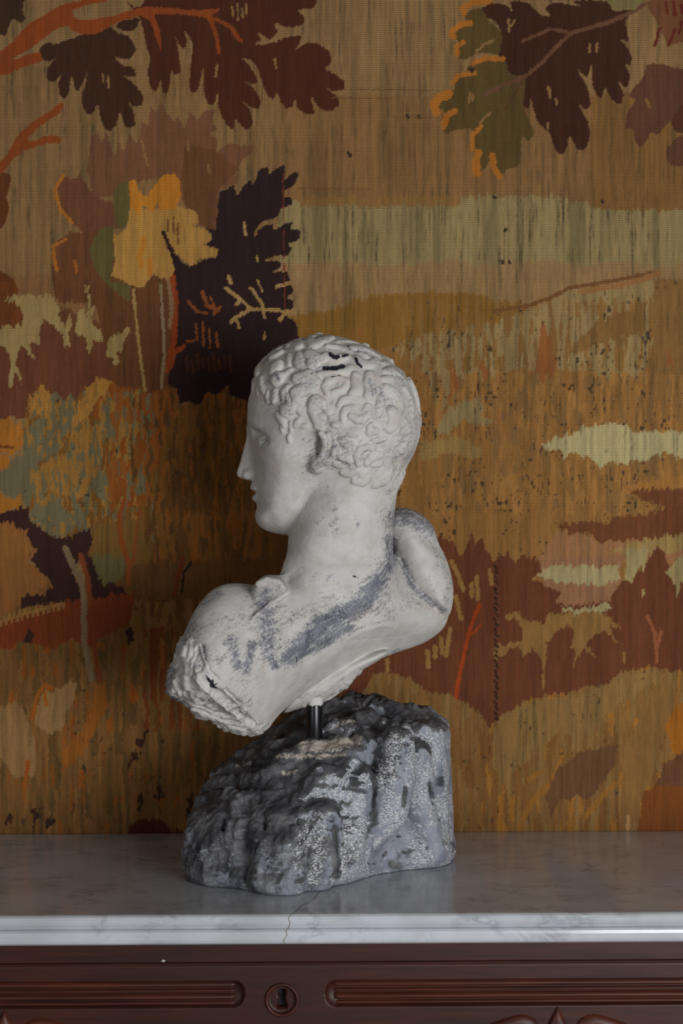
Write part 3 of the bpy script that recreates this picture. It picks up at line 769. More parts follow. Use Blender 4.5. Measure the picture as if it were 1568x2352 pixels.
    poly([(185, 252), (178, 222), (215, 193), (260, 205), (330, 175), (400, 155), (500, 122), (540, 150), (592, 165), (628, 225), (600, 272), (560, 270), (520, 258), (560, 302), (612, 310), (628, 347), (590, 352), (560, 345), (622, 390), (660, 440), (652, 488), (620, 490), (580, 460), (617, 520), (622, 572), (600, 592), (570, 577), (550, 508), (535, 572), (510, 604), (480, 592), (460, 542), (450, 468), (430, 517), (400, 527), (380, 492), (373, 440), (395, 382), (402, 318), (385, 372), (360, 418), (340, 407), (330, 338), (320, 402), (300, 458), (275, 442), (263, 390), (287, 338), (250, 377), (220, 372), (213, 320), (250, 272), (282, 254), (230, 282), (195, 277)], DB, st=0.2, sp=0.0)
    poly([(525, 125), (560, 92), (645, 82), (625, 132), (592, 147)], DB)
    poly([(-20, -20), (112, -20), (102, 60), (122, 82), (95, 107), (60, 85), (42, 110), (30, 162), (-20, 162)], (48, 32, 19))
    RB = (60, 29, 15)
    poly([(560, -20), (610, 30), (650, 30), (670, -20), (1470, -20), (1442, 35), (1400, 45), (1360, 43), (1397, 75), (1397, 112), (1330, 127), (1255, 103), (1277, 150), (1240, 182), (1180, 148), (1202, 187), (1162, 202), (1210, 207), (1250, 197), (1320, 170), (1388, 163), (1370, 207), (1348, 238), (1400, 200), (1450, 193), (1517, 240), (1523, 290), (1488, 315), (1548, 345), (1585, 380), (1580, 412), (1530, 422), (1488, 398), (1552, 445), (1558, 482), (1520, 512), (1470, 502), (1424, 438), (1447, 528), (1410, 522), (1370, 502), (1350, 448), (1345, 492), (1315, 502), (1290, 472), (1270, 418), (1255, 463), (1225, 432), (1205, 382), (1180, 310), (1150, 275), (1098, 260), (1140, 292), (1165, 332), (1187, 377), (1150, 387), (1118, 368), (1170, 410), (1198, 460), (1192, 503), (1150, 492), (1108, 458), (1150, 510), (1163, 572), (1130, 598), (1100, 572), (1080, 543), (1070, 594), (1045, 582), (1010, 522), (1000, 470), (1000, 408), (985, 484), (955, 477), (935, 432), (935, 298), (920, 372), (905, 424), (880, 427), (868, 390), (880, 260), (886, 210), (870, 170), (843, 133), (860, 192), (850, 224), (825, 217), (798, 152), (820, 232), (832, 332), (800, 347), (785, 318), (775, 422), (750, 434), (735, 348), (730, 404), (705, 424), (685, 382), (678, 330), (690, 270), (670, 200), (655, 130), (640, 75)], RB, st=0.25, sp=0.0)
    for a in ([(1065, 30), (1070, 70)], [(1090, 20), (1092, 95)], [(1110, 40), (1115, 80)], [(1130, 20), (1132, 60)], [(995, 300), (990, 350)], [(1262, 270), (1268, 310)], [(645, 130), (640, 190)], [(470, 340), (478, 380)], [(495, 350), (500, 400)], [(660, 250), (672, 320)], [(860, 650), (865, 690)], [(955, 760), (960, 790)], [(650, 650), (680, 760)]):
        stroke(a, 10, (112, 84, 50))
    OR = (112, 52, 19)
    poly([(-20, 255), (60, 190), (130, 110), (200, 70), (260, 30), (330, 10), (470, -20), (500, 5), (380, 25), (328, 50), (345, 85), (420, 90), (520, 75), (600, 45), (660, 33), (800, 36), (930, 48), (1005, 38), (1010, 50), (962, 70), (1062, 110), (1120, 190), (1100, 197), (1050, 132), (982, 88), (1003, 170), (1018, 252), (1003, 257), (988, 180), (962, 102), (930, 74), (800, 67), (700, 64), (733, 130), (744, 247), (724, 200), (698, 110), (660, 72), (560, 92), (450, 152), (390, 160), (330, 142), (310, 117), (260, 132), (180, 192), (110, 242), (50, 272), (70, 277), (150, 242), (188, 242), (196, 282), (100, 312), (40, 342), (-20, 347)], OR, st=0.2, sp=0.0)
    poly([(-20, 815), (-20, 770), (40, 700), (80, 620), (150, 560), (220, 518), (282, 466), (297, 480), (272, 522), (192, 572), (120, 642), (150, 652), (220, 620), (282, 628), (277, 657), (200, 662), (110, 692), (60, 732), (20, 788)], (108, 52, 20), st=0.2)
    poly([(-20, 830), (10, 790), (46, 802), (46, 852), (28, 902), (42, 942), (36, 992), (10, 1045), (-20, 1070)], (76, 41, 19), st=0.3)
    poly([(-20, 1235), (30, 1255), (60, 1290), (-20, 1300)], (80, 42, 18))
    # ---- leaf cluster, upper right
    A2 = dict(ox=784, oy=0)
    poly([(1400, 0), (1620, -20), (1620, 180), (1500, 210), (1460, 120), (1420, 60)], (92, 58, 36), st=0.5, **A2)
    poly([(1210, -20), (1400, -20), (1365, 48), (1300, 50), (1250, 42), (1222, 20)], (98, 88, 54), **A2)
    for a in ([(1460, 130), (1440, 210)], [(1530, 140), (1500, 210)], [(1560, 100), (1550, 150)], [(1490, 10), (1495, 60)], [(1525, 10), (1530, 70)], [(1560, 20), (1562, 60)]):
        stroke(a, 14, (78, 28, 20), **A2)
    DE = (51, 27, 16)
    poly([(636, 40), (700, 12), (760, 25), (792, 62), (768, 5), (850, 8), (920, 72), (962, 77), (932, 40), (970, 8), (1105, 32), (1050, 2), (1215, 2), (1250, 52), (1345, 42), (1300, 100), (1312, 150), (1322, 192), (1278, 180), (1333, 250), (1327, 303), (1298, 288), (1328, 350), (1312, 408), (1268, 368), (1298, 430), (1282, 478), (1240, 462), (1210, 398), (1195, 453), (1170, 442), (1150, 382), (1150, 288), (1130, 363), (1078, 308), (1130, 400), (1148, 492), (1120, 503), (1083, 473), (1130, 550), (1143, 620), (1120, 693), (1080, 682), (1050, 618), (1030, 692), (1005, 713), (980, 692), (960, 612), (940, 602), (900, 562), (880, 502), (870, 448), (860, 503), (830, 482), (820, 382), (740, 342), (718, 250), (740, 150), (700, 92), (640, 72)], DE, st=0.25, sp=0.0, **A2)
    OL = (72, 57, 27)
    poly([(555, 60), (640, 35), (682, 100), (740, 150), (730, 252), (640, 240), (560, 277), (528, 252), (540, 192), (508, 172), (520, 130), (582, 110)], OL, st=0.3, **A2)
    poly([(588, 302), (660, 263), (752, 270), (772, 342), (850, 350), (832, 500), (888, 600), (860, 658), (830, 618), (818, 772), (760, 770), (740, 803), (710, 792), (690, 728), (650, 782), (620, 803), (608, 720), (588, 660), (622, 600), (580, 588), (510, 600), (480, 625), (458, 560), (470, 500), (428, 523), (418, 470), (480, 440), (522, 410), (508, 370), (560, 340)], OL, st=0.35, **A2)
    OE = (136, 84, 28)
    for a, w in (([(562, 60), (556, 38), (600, 12), (680, 8)], 28), ([(514, 172), (504, 150), (545, 112), (592, 106)], 26), ([(532, 250), (530, 212), (555, 196)], 26), ([(602, 292), (660, 268), (742, 272)], 22), ([(512, 380), (542, 344), (612, 336)], 22), ([(436, 515), (424, 480), (452, 445), (492, 432)], 40), ([(470, 580), (484, 525), (522, 510)], 28), ([(600, 690), (602, 622), (642, 580)], 20), ([(622, 795), (618, 740), (628, 702)], 36), ([(724, 810), (698, 762), (692, 712)], 28)):
        stroke(a, w, OE, **A2)
    VE = (84, 56, 39)
    stroke([(1390, 20), (1350, 50), (1230, 100), (1060, 150), (980, 220), (920, 290), (830, 360), (720, 400), (650, 440)], 18, VE, **A2)
    stroke([(1050, 150), (960, 132), (830, 190)], 14, VE, **A2)
    stroke([(830, 365), (810, 410), (750, 500)], 8, (70, 44, 26), **A2)
    for a in ([(620, 240), (650, 205), (700, 185)], [(680, 520), (640, 560)], [(590, 430), (585, 470)], [(605, 435), (600, 460)], [(765, 90), (770, 140)], [(795, 95), (780, 120)], [(1140, 205), (1138, 240)], [(1172, 200), (1172, 235)], [(950, 400), (960, 450)], [(985, 455), (988, 480)], [(945, 565), (948, 590)]):
        stroke(a, 12, (112, 86, 52), **A2)
    PB = (76, 48, 33)
    poly([(1400, 300), (1450, 288), (1520, 310), (1620, 320), (1620, 560), (1500, 556), (1450, 625), (1420, 600), (1405, 642), (1375, 680), (1350, 652), (1340, 590), (1303, 592), (1310, 520), (1352, 460), (1318, 440), (1340, 400), (1380, 370)], PB, st=0.35, **A2)
    poly([(1488, 692), (1540, 628), (1620, 615), (1620, 762), (1522, 765), (1495, 740)], PB, **A2)
    poly([(1510, 560), (1560, 480), (1620, 470), (1620, 610), (1530, 610)], (66, 38, 24), **A2)
    stroke([(1400, 460), (1412, 490)], 14, (108, 76, 42), **A2)
    for a in ([(300, 530), (306, 540)], [(352, 530), (358, 540)], [(590, 318), (600, 324)], [(700, 900), (704, 908)], [(1195, 918), (1202, 932)], [(30, 700), (40, 715)], [(755, 1050), (750, 1062)], [(738, 1200), (742, 1206)], [(770, 1200), (772, 1206)]):
        stroke(a, 14, (44, 32, 24), **A2)
    for yy, x0, x1 in ((205, 790, 1010), (224, 760, 900), (268, 900, 1000), (432, 680, 850)):
        stroke([(x0, yy), (x1, yy + 3)], 2.2, (88, 62, 36), sc=1.0)
    # ---- slits, stripes of dye lots, flecks
    lot = 1 + 0.22 * (n2(x / 4, y / 40, 35) - 0.5) + 0.16 * (n2(x / 5, y / 260, 31) - 0.5) + 0.14 * (n2(x / 26, y / 330, 32) - 0.5) + 0.10 * (n2(x / 2.5, y / 12, 33) - 0.5) + 0.08 * (n2(x / 60, y / 60, 34) - 0.5)
    C *= lot[..., None]
    strip = np.clip((n2(x / 8, y / 170, 44) - 0.5) * 3.2, 0, 1) * STR * 0.34
    C = C * (1 - strip[..., None] * np.array([1.0, 0.92, 0.9], np.float32))
    s = n2(x / 2.6, y / 48, 41) * 0.6 + n2(x / 8.0, y / 130, 42) * 0.4
    k = np.clip((s - 0.60) / 0.24, 0, 1) * STR * 1.0
    dash = 0.55 + 0.45 * (n2(x / 3, y / 4, 43) > 0.4)
    dark = np.array(srgb(58, 50, 36), np.float32)
    tgt = np.minimum(C * 0.55, dark)
    C = C * (1 - (k * dash)[..., None]) + tgt * (k * dash)[..., None]
    q = n2(x / 4.2, y / 9, 51) * 0.7 + n2(x / 30, y / 30, 52) * 0.3
    f = np.clip((q - (0.86 - 0.14 * SPK)) / 0.05, 0, 1) * np.clip(SPK * 2.2, 0, 1) * 0.85
    C = C * (1 - f[..., None]) + np.array(srgb(38, 32, 26), np.float32) * f[..., None]
    return C * GAIN

def build_tapestry():
    nx, nz = 800, 838
    xs = np.linspace(-0.515, 0.515, nx); zs = np.linspace(-0.012, 1.06, nz)
    XX, ZZ = np.meshgrid(xs, zs, indexing='ij')
    YY = TAPY + 0.0016 * (n2(XX * 4, ZZ * 2.2, 61) - 0.5) + 0.0006 * (n2(XX * 22, ZZ * 9, 62) - 0.5)
    co = turn(np.stack([XX, YY, ZZ], -1).reshape(-1, 3))
    px, py = to_px(co)
    rgb = paint_tapestry(px.reshape(nx, nz).astype(np.float32), py.reshape(nx, nz).astype(np.float32))
    i = np.arange(nx * nz).reshape(nx, nz)
    q = np.stack([i[:-1, :-1], i[1:, :-1], i[1:, 1:], i[:-1, 1:]], -1).reshape(-1, 4)
    me = np_mesh('tapestry', co, q)
    color_attr(me, 'weave', rgb.reshape(-1, 3))
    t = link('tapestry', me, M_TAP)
    tag(t, 'woven wool tapestry of autumn leaves and trees hanging behind the bust', 'tapestry')
    link('lining', box_mesh('lining', -0.517, 0.517, TAPY + 0.0012, TAPY + 0.0045, -0.012, 1.062), M_WALL, t)

build_tapestry()

# ------------------------------------------------------------------ marble top
def slab_piece(sign):
    prof = [(1.9455, -0.0275), (1.9455, 0.0)]
    prof += [(1.557, 0.0), (1.5535, -0.0004), (1.551, -0.0018), (1.5497, -0.0042), (1.5501, -0.0062), (1.5512, -0.0088), (1.5532, -0.0112), (1.5548, -0.0130),
             (1.5506, -0.0136), (1.5487, -0.0152), (1.5482, -0.0180), (1.5482, -0.0225), (1.5492, -0.0252), (1.5515, -0.0270), (1.556, -0.0275)]
    def crack(y, z):
        d = (y - 1.549)
        base = -0.0475 + 0.55 * (z + 0.0) * 0.35 + 0.33 * min(d, 0.09) - 0.12 * max(d - 0.09, 0)
        return base + 0.0022 * math.sin(d * 130) * min(1, d * 25 + 0.2) + 0.0012 * math.sin(z * 600)
    stations = []
    # subdivide the top so that the break can wander
    pts = []
    for a in range(len(prof)):
        p, q = prof[a], prof[(a + 1) % len(prof)]
        n = 26 if abs(q[0] - p[0]) > 0.1 else 1
        for k in range(n):
            pts.append((p[0] + (q[0] - p[0]) * k / n, p[1] + (q[1] - p[1]) * k / n))
    bm = bmesh.new()
    gap = 0.00035
    A = [bm.verts.new((crack(y, z) + sign * gap, y, z)) for y, z in pts]
    B = [bm.verts.new((sign * 0.78, y, z)) for y, z in pts]
    n = len(pts)
    for k in range(n):
        f = (A[k], A[(k + 1) % n], B[(k + 1) % n], B[k])
        bm.faces.new(f if sign < 0 else f[::-1])
    bm.faces.new(B[::-1] if sign > 0 else B)
    bmesh.ops.recalc_face_normals(bm, faces=bm.faces[:])
    for v in bm.verts:
        v.co = Vector(turn([tuple(v.co)])[0])
    for f in bm.faces:
        f.smooth = False
    me = bpy.data.meshes.new('slab'); bm.to_mesh(me); bm.free()
    # filler strip, only once
    fill = None
    if sign > 0:
        bm = bmesh.new()
        A = [bm.verts.new((crack(y, z) - gap - 0.0002, y + (0.0001 if y < 1.9 else -0.0005), z - 0.00015 if z > -0.001 else z)) for y, z in pts]
        B = [bm.verts.new((crack(y, z) + gap + 0.0002, y + (0.0001 if y < 1.9 else -0.0005), z - 0.00015 if z > -0.001 else z)) for y, z in pts]
        for k in range(n):
            bm.faces.new((A[k], B[k], B[(k + 1) % n], A[(k + 1) % n]))
        for v in bm.verts:
            v.co = Vector(turn([tuple(v.co)])[0])
        bmesh.ops.recalc_face_normals(bm, faces=bm.faces[:])
        fill = bpy.data.meshes.new('crack_filler'); bm.to_mesh(fill); bm.free()
    return me, fill

mt = empty('marble_top', (0, 1.75, -0.0275))
tag(mt, 'white grey-veined marble slab with moulded front edge and a mended crack', 'marble top')
for sg in (-1, 1):
    me, fl = slab_piece(sg)
    link('slab', me, M_MARBLE, mt)
    if fl:
        link('crack_filler', fl, M_FILL, mt)

# ------------------------------------------------------------------ cabinet
def build_cabinet():
    cab = empty('cabinet', (0, 1.75, -0.92))
    tag(cab, 'dark carved mahogany chest with fluted drawer front under the marble top', 'cabinet')
    WY = 1.561                                   # face of the wood
    link('carcass', box_mesh('carcass', -0.75, 0.75, WY + 0.02, 1.942, -0.86, -0.0278), M_WOOD, cab)
    link('plinth', box_mesh('plinth', -0.765, 0.765, WY - 0.005, 1.944, -0.92, -0.86, 0.003), M_WOOD, cab)
    link('top_rail', box_mesh('top_rail', -0.755, 0.755, WY - 0.003, WY + 0.021, -0.0456, -0.0279, 0.0012), M_WOOD, cab)
    for sx in (-1, 1):
        link('stile', box_mesh('stile', sx * 0.735 - 0.02, sx * 0.735 + 0.02, WY, WY + 0.021, -0.86, -0.0475, 0.0015), M_WOOD, cab)
    link('lower_rail', box_mesh('lower_rail', -0.714, 0.714, WY, WY + 0.021, -0.215, -0.19, 0.0015), M_WOOD, cab)
    KX, KZ = (648 - CX) / FPX * 1.56, CAMZ - (2296 - CY) / FPX * 1.56
    # drawer front: one carved board
    x0, x1, z0, z1 = -0.713, 0.713, -0.1885, -0.0478
    hx = 0.0012; hz = 0.0009
    xs = np.arange(x0, x1 + hx, hx); zs = np.arange(z0, z1 + hz, hz)
    XX, ZZ = np.meshgrid(xs, zs, indexing='ij')
    D = np.zeros(XX.shape)
    zc = CAMZ - (2283 - CY) / FPX * 1.56          # middle of the flutes
    HW = 0.0122
    ends = (KX - 0.0345, KX + 0.0400)
    for sgn, xe in ((-1, ends[0]), (1, ends[1])):
        t = (XX - xe) * sgn                      # distance into the fluted length
        inside = np.clip((HW - np.abs(ZZ - zc)) / 0.0016, 0, 1)
        scoop = np.clip(1 - (np.hypot(np.minimum(t - 0.010, 0) / 0.010, (ZZ - zc) / (HW))) ** 2, 0, 1) ** 0.5
        body = inside * np.clip((t - 0.009) / 0.001, 0, 1)
        D = np.maximum(D, np.maximum(0.0065 * scoop * (t < 0.0115), 0.0060 * body))
    # rounded outer edge
    e = np.minimum.reduce([XX - x0, x1 - XX, ZZ - z0, z1 - ZZ])
    D += 0.0015 * np.clip(1 - e / 0.0025, 0, 1) ** 2
    # seat of the key ring
    rr = np.hypot(XX - KX, ZZ - KZ)
    D += 0.0022 * np.clip((0.0135 - rr) / 0.0012, 0, 1)
    # keyhole cut through
    kh = np.minimum(np.hypot(XX - KX, ZZ - KZ - 0.0050) - 0.0040, np.maximum(np.abs(XX - KX) - (0.0020 + 0.26 * np.clip(KZ + 0.003 - ZZ, 0, 0.02)), np.abs(ZZ - KZ + 0.0024) - 0.0064))
    D += 0.012 * np.clip(-kh / 0.0008 + 0.3, 0, 1)
    # ground lowered round the carving along the bottom of the board
    i = np.arange(XX.size).reshape(XX.shape)
    q = np.stack([i[:-1, :-1], i[1:, :-1], i[1:, 1:], i[:-1, 1:]], -1).reshape(-1, 4)
    co = turn(np.stack([XX, WY + D, ZZ], -1).reshape(-1, 3))
    dr = link('drawer_front', np_mesh('drawer_front', co, q), M_WOOD, cab)
    # reeds lying in the two hollows
    prof = []
    for a, b, dep in ((-0.0112, -0.0072, 0.0018), (-0.0066, 0.0000, 0.0030), (0.0006, 0.0042, 0.0022), (0.0050, 0.0100, 0.0016)):
        prof.append((a, b, dep))
    for sgn, xe in ((-1, ends[0]), (1, ends[1])):
        for a, b, dep in prof:
            bm = bmesh.new()
            m = 9
            rows = []
            xa = xe + sgn * 0.0085; xb = sgn * 0.700
            xsn = [xa, xa + sgn * 0.002, xa + sgn * 0.005, xb - sgn * 0.004, xb]
            for s_, xx in enumerate(xsn):
                k = (0.35, 0.85, 1.0, 1.0, 0.4)[s_]
                row = []
                for j in range(m):
                    u = j / (m - 1)
                    zz = zc + a + (b - a) * u
                    yy = WY + 0.0068 - k * (0.0008 + dep * 1.5 * math.sin(math.pi * u) ** 0.7)
                    row.append(bm.verts.new(turn([(xx, yy, zz)])[0]))
                rows.append(row)
            for r in range(len(rows) - 1):
                for j in range(m - 1):
                    bm.faces.new((rows[r][j], rows[r + 1][j], rows[r + 1][j + 1], rows[r][j + 1]))
            bmesh.ops.recalc_face_normals(bm, faces=bm.faces[:])
            for f in bm.faces: f.smooth = True
            me = bpy.data.meshes.new('reed'); bm.to_mesh(me); bm.free()
            ro = link('reed', me, M_WOOD2, dr)
    # turned ring round the keyhole
    def lathe(name, prof, seg, cx, cz, cy, mat, parent):
        bm = bmesh.new(); rings = []
        for k in range(seg):
            a = 2 * math.pi * k / seg
            rings.append([bm.verts.new(turn([(cx + r * math.cos(a), cy - h, cz + r * math.sin(a))])[0]) for r, h in prof])
        for k in range(seg):
            for j in range(len(prof) - 1):
                bm.faces.new((rings[k][j], rings[k][j + 1], rings[(k + 1) % seg][j + 1], rings[(k + 1) % seg][j]))
        bmesh.ops.recalc_face_normals(bm, faces=bm.faces[:])
        for f in bm.faces: f.smooth = True
        me = bpy.data.meshes.new(name); bm.to_mesh(me); bm.free()
        return link(name, me, mat, parent)
    ring = [(0.0159, -0.0010), (0.0158, 0.0012), (0.0150, 0.0026), (0.0140, 0.0028), (0.0131, 0.0020), (0.0126, 0.0006), (0.0124, -0.0016)]
    o = lathe('keyhole_ring', ring, 64, KX, KZ, WY, M_WOOD2, dr)
    o['label'] = 'turned wooden ring around the keyhole'
    link('lock_plate', box_mesh('lock_plate', KX - 0.014, KX + 0.014, WY + 0.0128, WY + 0.0145, KZ - 0.014, KZ + 0.014), M_HOLE, dr)
    # carved leaf sprays, one each side of the keyhole
    def spray(cx):
        ztop = CAMZ - (2312 - CY) / FPX * 1.56
        root = None
        def leaf(pts, thick, name):
            bm = bmesh.new()
            p = smooth_poly(pts, 2)
            ctr = np.mean(p, 0)
            n = len(p)
            levels = [(1.0, 0.0), (0.94, 0.45), (0.80, 0.8), (0.5, 1.0), (0.2, 0.86)]
            rings = []
            for s_, hgt in levels:
                rings.append([bm.verts.new(turn([(cx + ctr[0] + (a - ctr[0]) * s_, WY - thick * hgt + 0.0004, ztop + ctr[1] + (b - ctr[1]) * s_)])[0]) for a, b in p])
            for r in range(len(rings) - 1):
                for j in range(n):
                    bm.faces.new((rings[r][j], rings[r][(j + 1) % n], rings[r + 1][(j + 1) % n], rings[r + 1][j]))
            bm.faces.new(rings[-1])
            bmesh.ops.recalc_face_normals(bm, faces=bm.faces[:])
            for f in bm.faces: f.smooth = True
            me = bpy.data.meshes.new(name); bm.to_mesh(me); bm.free()
            return link(name, me, M_WOOD2, dr)
        leaf([(0, 0.0005), (0.004, -0.008), (0.010, -0.019), (0.013, -0.032), (0.007, -0.046), (0, -0.052), (-0.007, -0.046), (-0.013, -0.032), (-0.010, -0.019), (-0.004, -0.008)], 0.006, 'carved_bud')
        for s in (-1, 1):
            leaf([(s * 0.014, -0.030), (s * 0.016, -0.019), (s * 0.022, -0.011), (s * 0.033, -0.0078), (s * 0.046, -0.011), (s * 0.062, -0.0165), (s * 0.078, -0.024), (s * 0.066, -0.031), (s * 0.050, -0.036), (s * 0.034, -0.038), (s * 0.022, -0.038)], 0.0055, 'carved_leaf')
            leaf([(s * 0.012, -0.046), (s * 0.022, -0.042), (s * 0.036, -0.043), (s * 0.050, -0.049), (s * 0.058, -0.058), (s * 0.044, -0.060), (s * 0.028, -0.059), (s * 0.016, -0.054)], 0.005, 'carved_leaf')
    spray((1282 - CX) / FPX * 1.56)
    spray(2 * KX - (1282 - CX) / FPX * 1.56)
    # lower doors, below the picture
    for sx in (-1, 1):
        d = link('door', box_mesh('door', min(sx * 0.004, sx * 0.712), max(sx * 0.004, sx * 0.712), WY + 0.002, WY + 0.021, -0.857, -0.217, 0.002), M_WOOD, cab)
        link('door_panel', box_mesh('door_panel', min(sx * 0.08, sx * 0.63), max(sx * 0.08, sx * 0.63), WY - 0.004, WY + 0.003, -0.78, -0.29, 0.003), M_WOOD2, d)
    # chip of plaster caught on the ledge of the top rail
    c = P(375, 2207, 1.553)
    bm = bmesh.new(); bmesh.ops.create_icosphere(bm, subdivisions=1, radius=0.0016)
    for v in bm.verts:
        v.co = Vector((c[0] + v.co.x * 1.3 + 0.0004 * math.sin(v.co.z * 3000), c[1] + v.co.y * 0.6, c[2] + v.co.z * (0.8 + 0.3 * math.sin(v.co.x * 4000))))
    me = bpy.data.meshes.new('plaster_fleck'); bm.to_mesh(me); bm.free()
    o = link('plaster_fleck', me, mat_plain('pale_plaster_crumb', srgb(190, 186, 178), 0.8), cab)
    o['label'] = 'white fleck of plaster on the rail'

build_cabinet()

# ================================================================== SCULPTURE
sculp = empty('plaster_bust', (P(722, 1712, 1.735)[0], 1.735, 0.0))
tag(sculp, 'weathered white plaster bust of a curly haired youth mounted on a grey rock base', 'sculpture')

YH = 1.735                      # depth of the head's axis
TH = math.radians(14.0)         # the face turns a little away
HC = P(775, 1000, YH)           # origin of the head frame
PXM = YH / FPX                  # metres per pixel at the head
U = np.array([-math.cos(TH), math.sin(TH), 0.0])    # forward
V = np.array([-math.sin(TH), -math.cos(TH), 0.0])   # towards the lens

def build_bust():
    h = 0.0013
    vx = Vox((-0.192, 1.555, 0.128), (0.135, 1.875, 0.572), h)
    # ---------------------------------------------------------- torso relief
    res = 2.0
    gx = np.arange(340, 1100, res); gy = np.arange(1100, 1740, res)
    GX, GY = np.meshgrid(gx, gy, indexing='ij')
    YR = 1.735
    def ymid(px): return 1.668 + (px - 480) / 500.0 * 0.125
    def warp(pts, dy=0.0):
        return [(CX + (a - CX) * (ymid(a) + dy) / YR, CY + (b - CY) * (ymid(a) + dy) / YR) for a, b in pts]
    def inflate(pts, R, T, blur=2.0):
        sd = poly_sd(GX, GY, pts) * YR / FPX
        t = np.clip(-sd / R, 0, 1)
        prof = np.sqrt(np.clip(1 - (1 - t) ** 2, 0, 1))
        Hh = T * prof
        if blur:
            Hb = blur2(Hh, blur)
            w = np.clip(-sd / 0.006, 0, 1)
            Hh = Hh * (1 - w) + Hb * w
        return sd, Hh
    body = [(690, 1300), (668, 1318), (640, 1334), (600, 1345), (560, 1340), (505, 1343), (470, 1368), (440, 1412), (420, 1462), (408, 1500), (392, 1530), (380, 1548), (380, 1570), (392, 1598), (412, 1630), (450, 1655), (500, 1670), (545, 1682), (585, 1690), (612, 1680), (628, 1655), (650, 1630),
            (690, 1600), (750, 1570), (820, 1541), (900, 1507), (958, 1490), (1000, 1465), (1022, 1440), (1030, 1415), (1010, 1380), (960, 1345), (930, 1310), (905, 1275), (860, 1255), (800, 1255), (750, 1270), (715, 1285)]
    bodyw = warp(smooth_poly(body, 2))
    Tm = 0.056 + 0.014 * np.exp(-((GX - 520) / 130) ** 2 - ((GY - 1490) / 130) ** 2) - 0.012 * np.clip((GX - 800) / 200, 0, 1)
    sd, Hh = inflate(bodyw, 0.058, Tm, 4.0)
    F1 = ymid(GX) - Hh                            # face seen by the lens
    B1 = ymid(GX) + Hh * 0.85 + 0.004
    def below(line):
        """signed distance (px) below a polyline given left to right"""
        lx = np.array([p[0] for p in line]); ly = np.array([p[1] for p in line])
        return GY - np.interp(GX, lx, ly)
    # undercut band below the back: from the ridge down to the cut
    ridge = warp([(560, 1700), (625, 1640), (665, 1560), (700, 1520), (764, 1472), (830, 1432), (880, 1403), (920, 1392), (962, 1384), (1030, 1418)], -0.05)
    b = below(ridge) * 0.78 * YR / FPX
    soft = 0.012
    cut = np.where(b > 0, np.sqrt(b * b + soft * soft) - soft, 0)
    F1 = F1 + cut * 0.70 * np.clip((GX - 575) / 90, 0, 1)
    # hollow sweep inside that band
    hol = line_dist(GX, GY, warp([(640, 1640), (700, 1570), (770, 1520), (860, 1490), (930, 1470)], -0.03))
    F1 = F1 + 0.004 * np.exp(-(hol / 24) ** 2) * np.clip((GX - 620) / 60, 0, 1)
    # blade of the shoulder and the long trapezius ridge
    tr = line_dist(GX, GY, warp([(890, 1290), (850, 1370), (760, 1420), (660, 1470)], -0.05))
    F1 = F1 - 0.0055 * np.exp(-(tr / 38) ** 2)
    sp = line_dist(GX, GY, warp([(872, 1330), (880, 1400)], -0.05))
    F1 = F1 + 0.003 * np.exp(-(sp / 7) ** 2)
    dl = np.hypot((GX - 530) / 95, (GY - 1470) / 85)
    F1 = F1 - 0.010 * np.exp(-dl ** 2 * 1.2)
    gr = line_dist(GX, GY, warp([(585, 1415), (560, 1450), (590, 1500)], -0.06))
    F1 = F1 + 0.003 * np.exp(-(gr / 14) ** 2)
    col = line_dist(GX, GY, warp([(660, 1330), (700, 1310), (760, 1290)], -0.05))
    F1 = F1 + 0.005 * np.exp(-(col / 20) ** 2)
    # broken arm: the face falls away behind a ragged lip
    lip = warp([(405, 1480), (428, 1490), (440, 1530), (458, 1572), (505, 1622), (560, 1668), (590, 1695)], -0.05)
    lipd = line_dist(GX, GY, lip)
    side = poly_inside(GX, GY, lip + warp([(560, 1740), (330, 1740), (330, 1480)], -0.05))
    fall = np.where(side, lipd, 0) * YR / FPX
    F1 = F1 + fall * 0.75 - 0.0025 * np.exp(-(lipd / 7) ** 2) * (GY > 1490)
    F1 = F1 + 0.0035 * np.exp(-((lipd - 14) / 8) ** 2) * (~side) * np.clip((GY - 1500) / 60, 0, 1)
    F1 = blur2(F1, 1.0)
    if DEBUG:
        for c in (830, 760, 900):
            ii = int((c - gx[0]) / res); print('COL', c, [(int(gy[k]), round(float(F1[ii, k]), 4), round(float(sd[ii, k]), 4), round(float(cut[ii, k]), 4), round(float(Hh[ii,k]),4)) for k in range(100, 225, 5)])
    def relief_sdf(sd, Ff, Bf, box_lo, box_hi, k=0.004):
        sl, X, Y, Z = vx.box(box_lo, box_hi)
        px = CX + X[:, 0, 0] * FPX / YR; py = CY - (Z[0, 0, :] - CAMZ) * FPX / YR
        fi = np.clip((px - gx[0]) / res, 0, len(gx) - 1.001); fj = np.clip((py - gy[0]) / res, 0, len(gy) - 1.001)
        i = fi.astype(int); j = fj.astype(int); u = (fi - i)[:, None]; v = (fj - j)[None, :]
        def smp(A):
            return ((A[i][:, j] * (1 - u) + A[i + 1][:, j] * u) * (1 - v) + (A[i][:, j + 1] * (1 - u) + A[i + 1][:, j + 1] * u) * v).astype(np.float32)
        gxF, gyF = np.gradient(Ff, res * YR / FPX)
        gF = np.minimum(np.sqrt(1 + gxF ** 2 + gyF ** 2), 6)
        s_, f_, b_, g_ = smp(sd), smp(Ff), smp(Bf), smp(gF)
        d = np.maximum(f_[:, None, :] - Y, Y - b_[:, None, :])
        d = d / (1 + (g_[:, None, :] - 1) * np.exp(-np.abs(d) / 0.006))
        so = s_[:, None, :]
        out = np.sqrt(np.maximum(so, 0) ** 2 + np.maximum(d, 0) ** 2) + np.minimum(np.maximum(so, d), 0)
        return sl, out
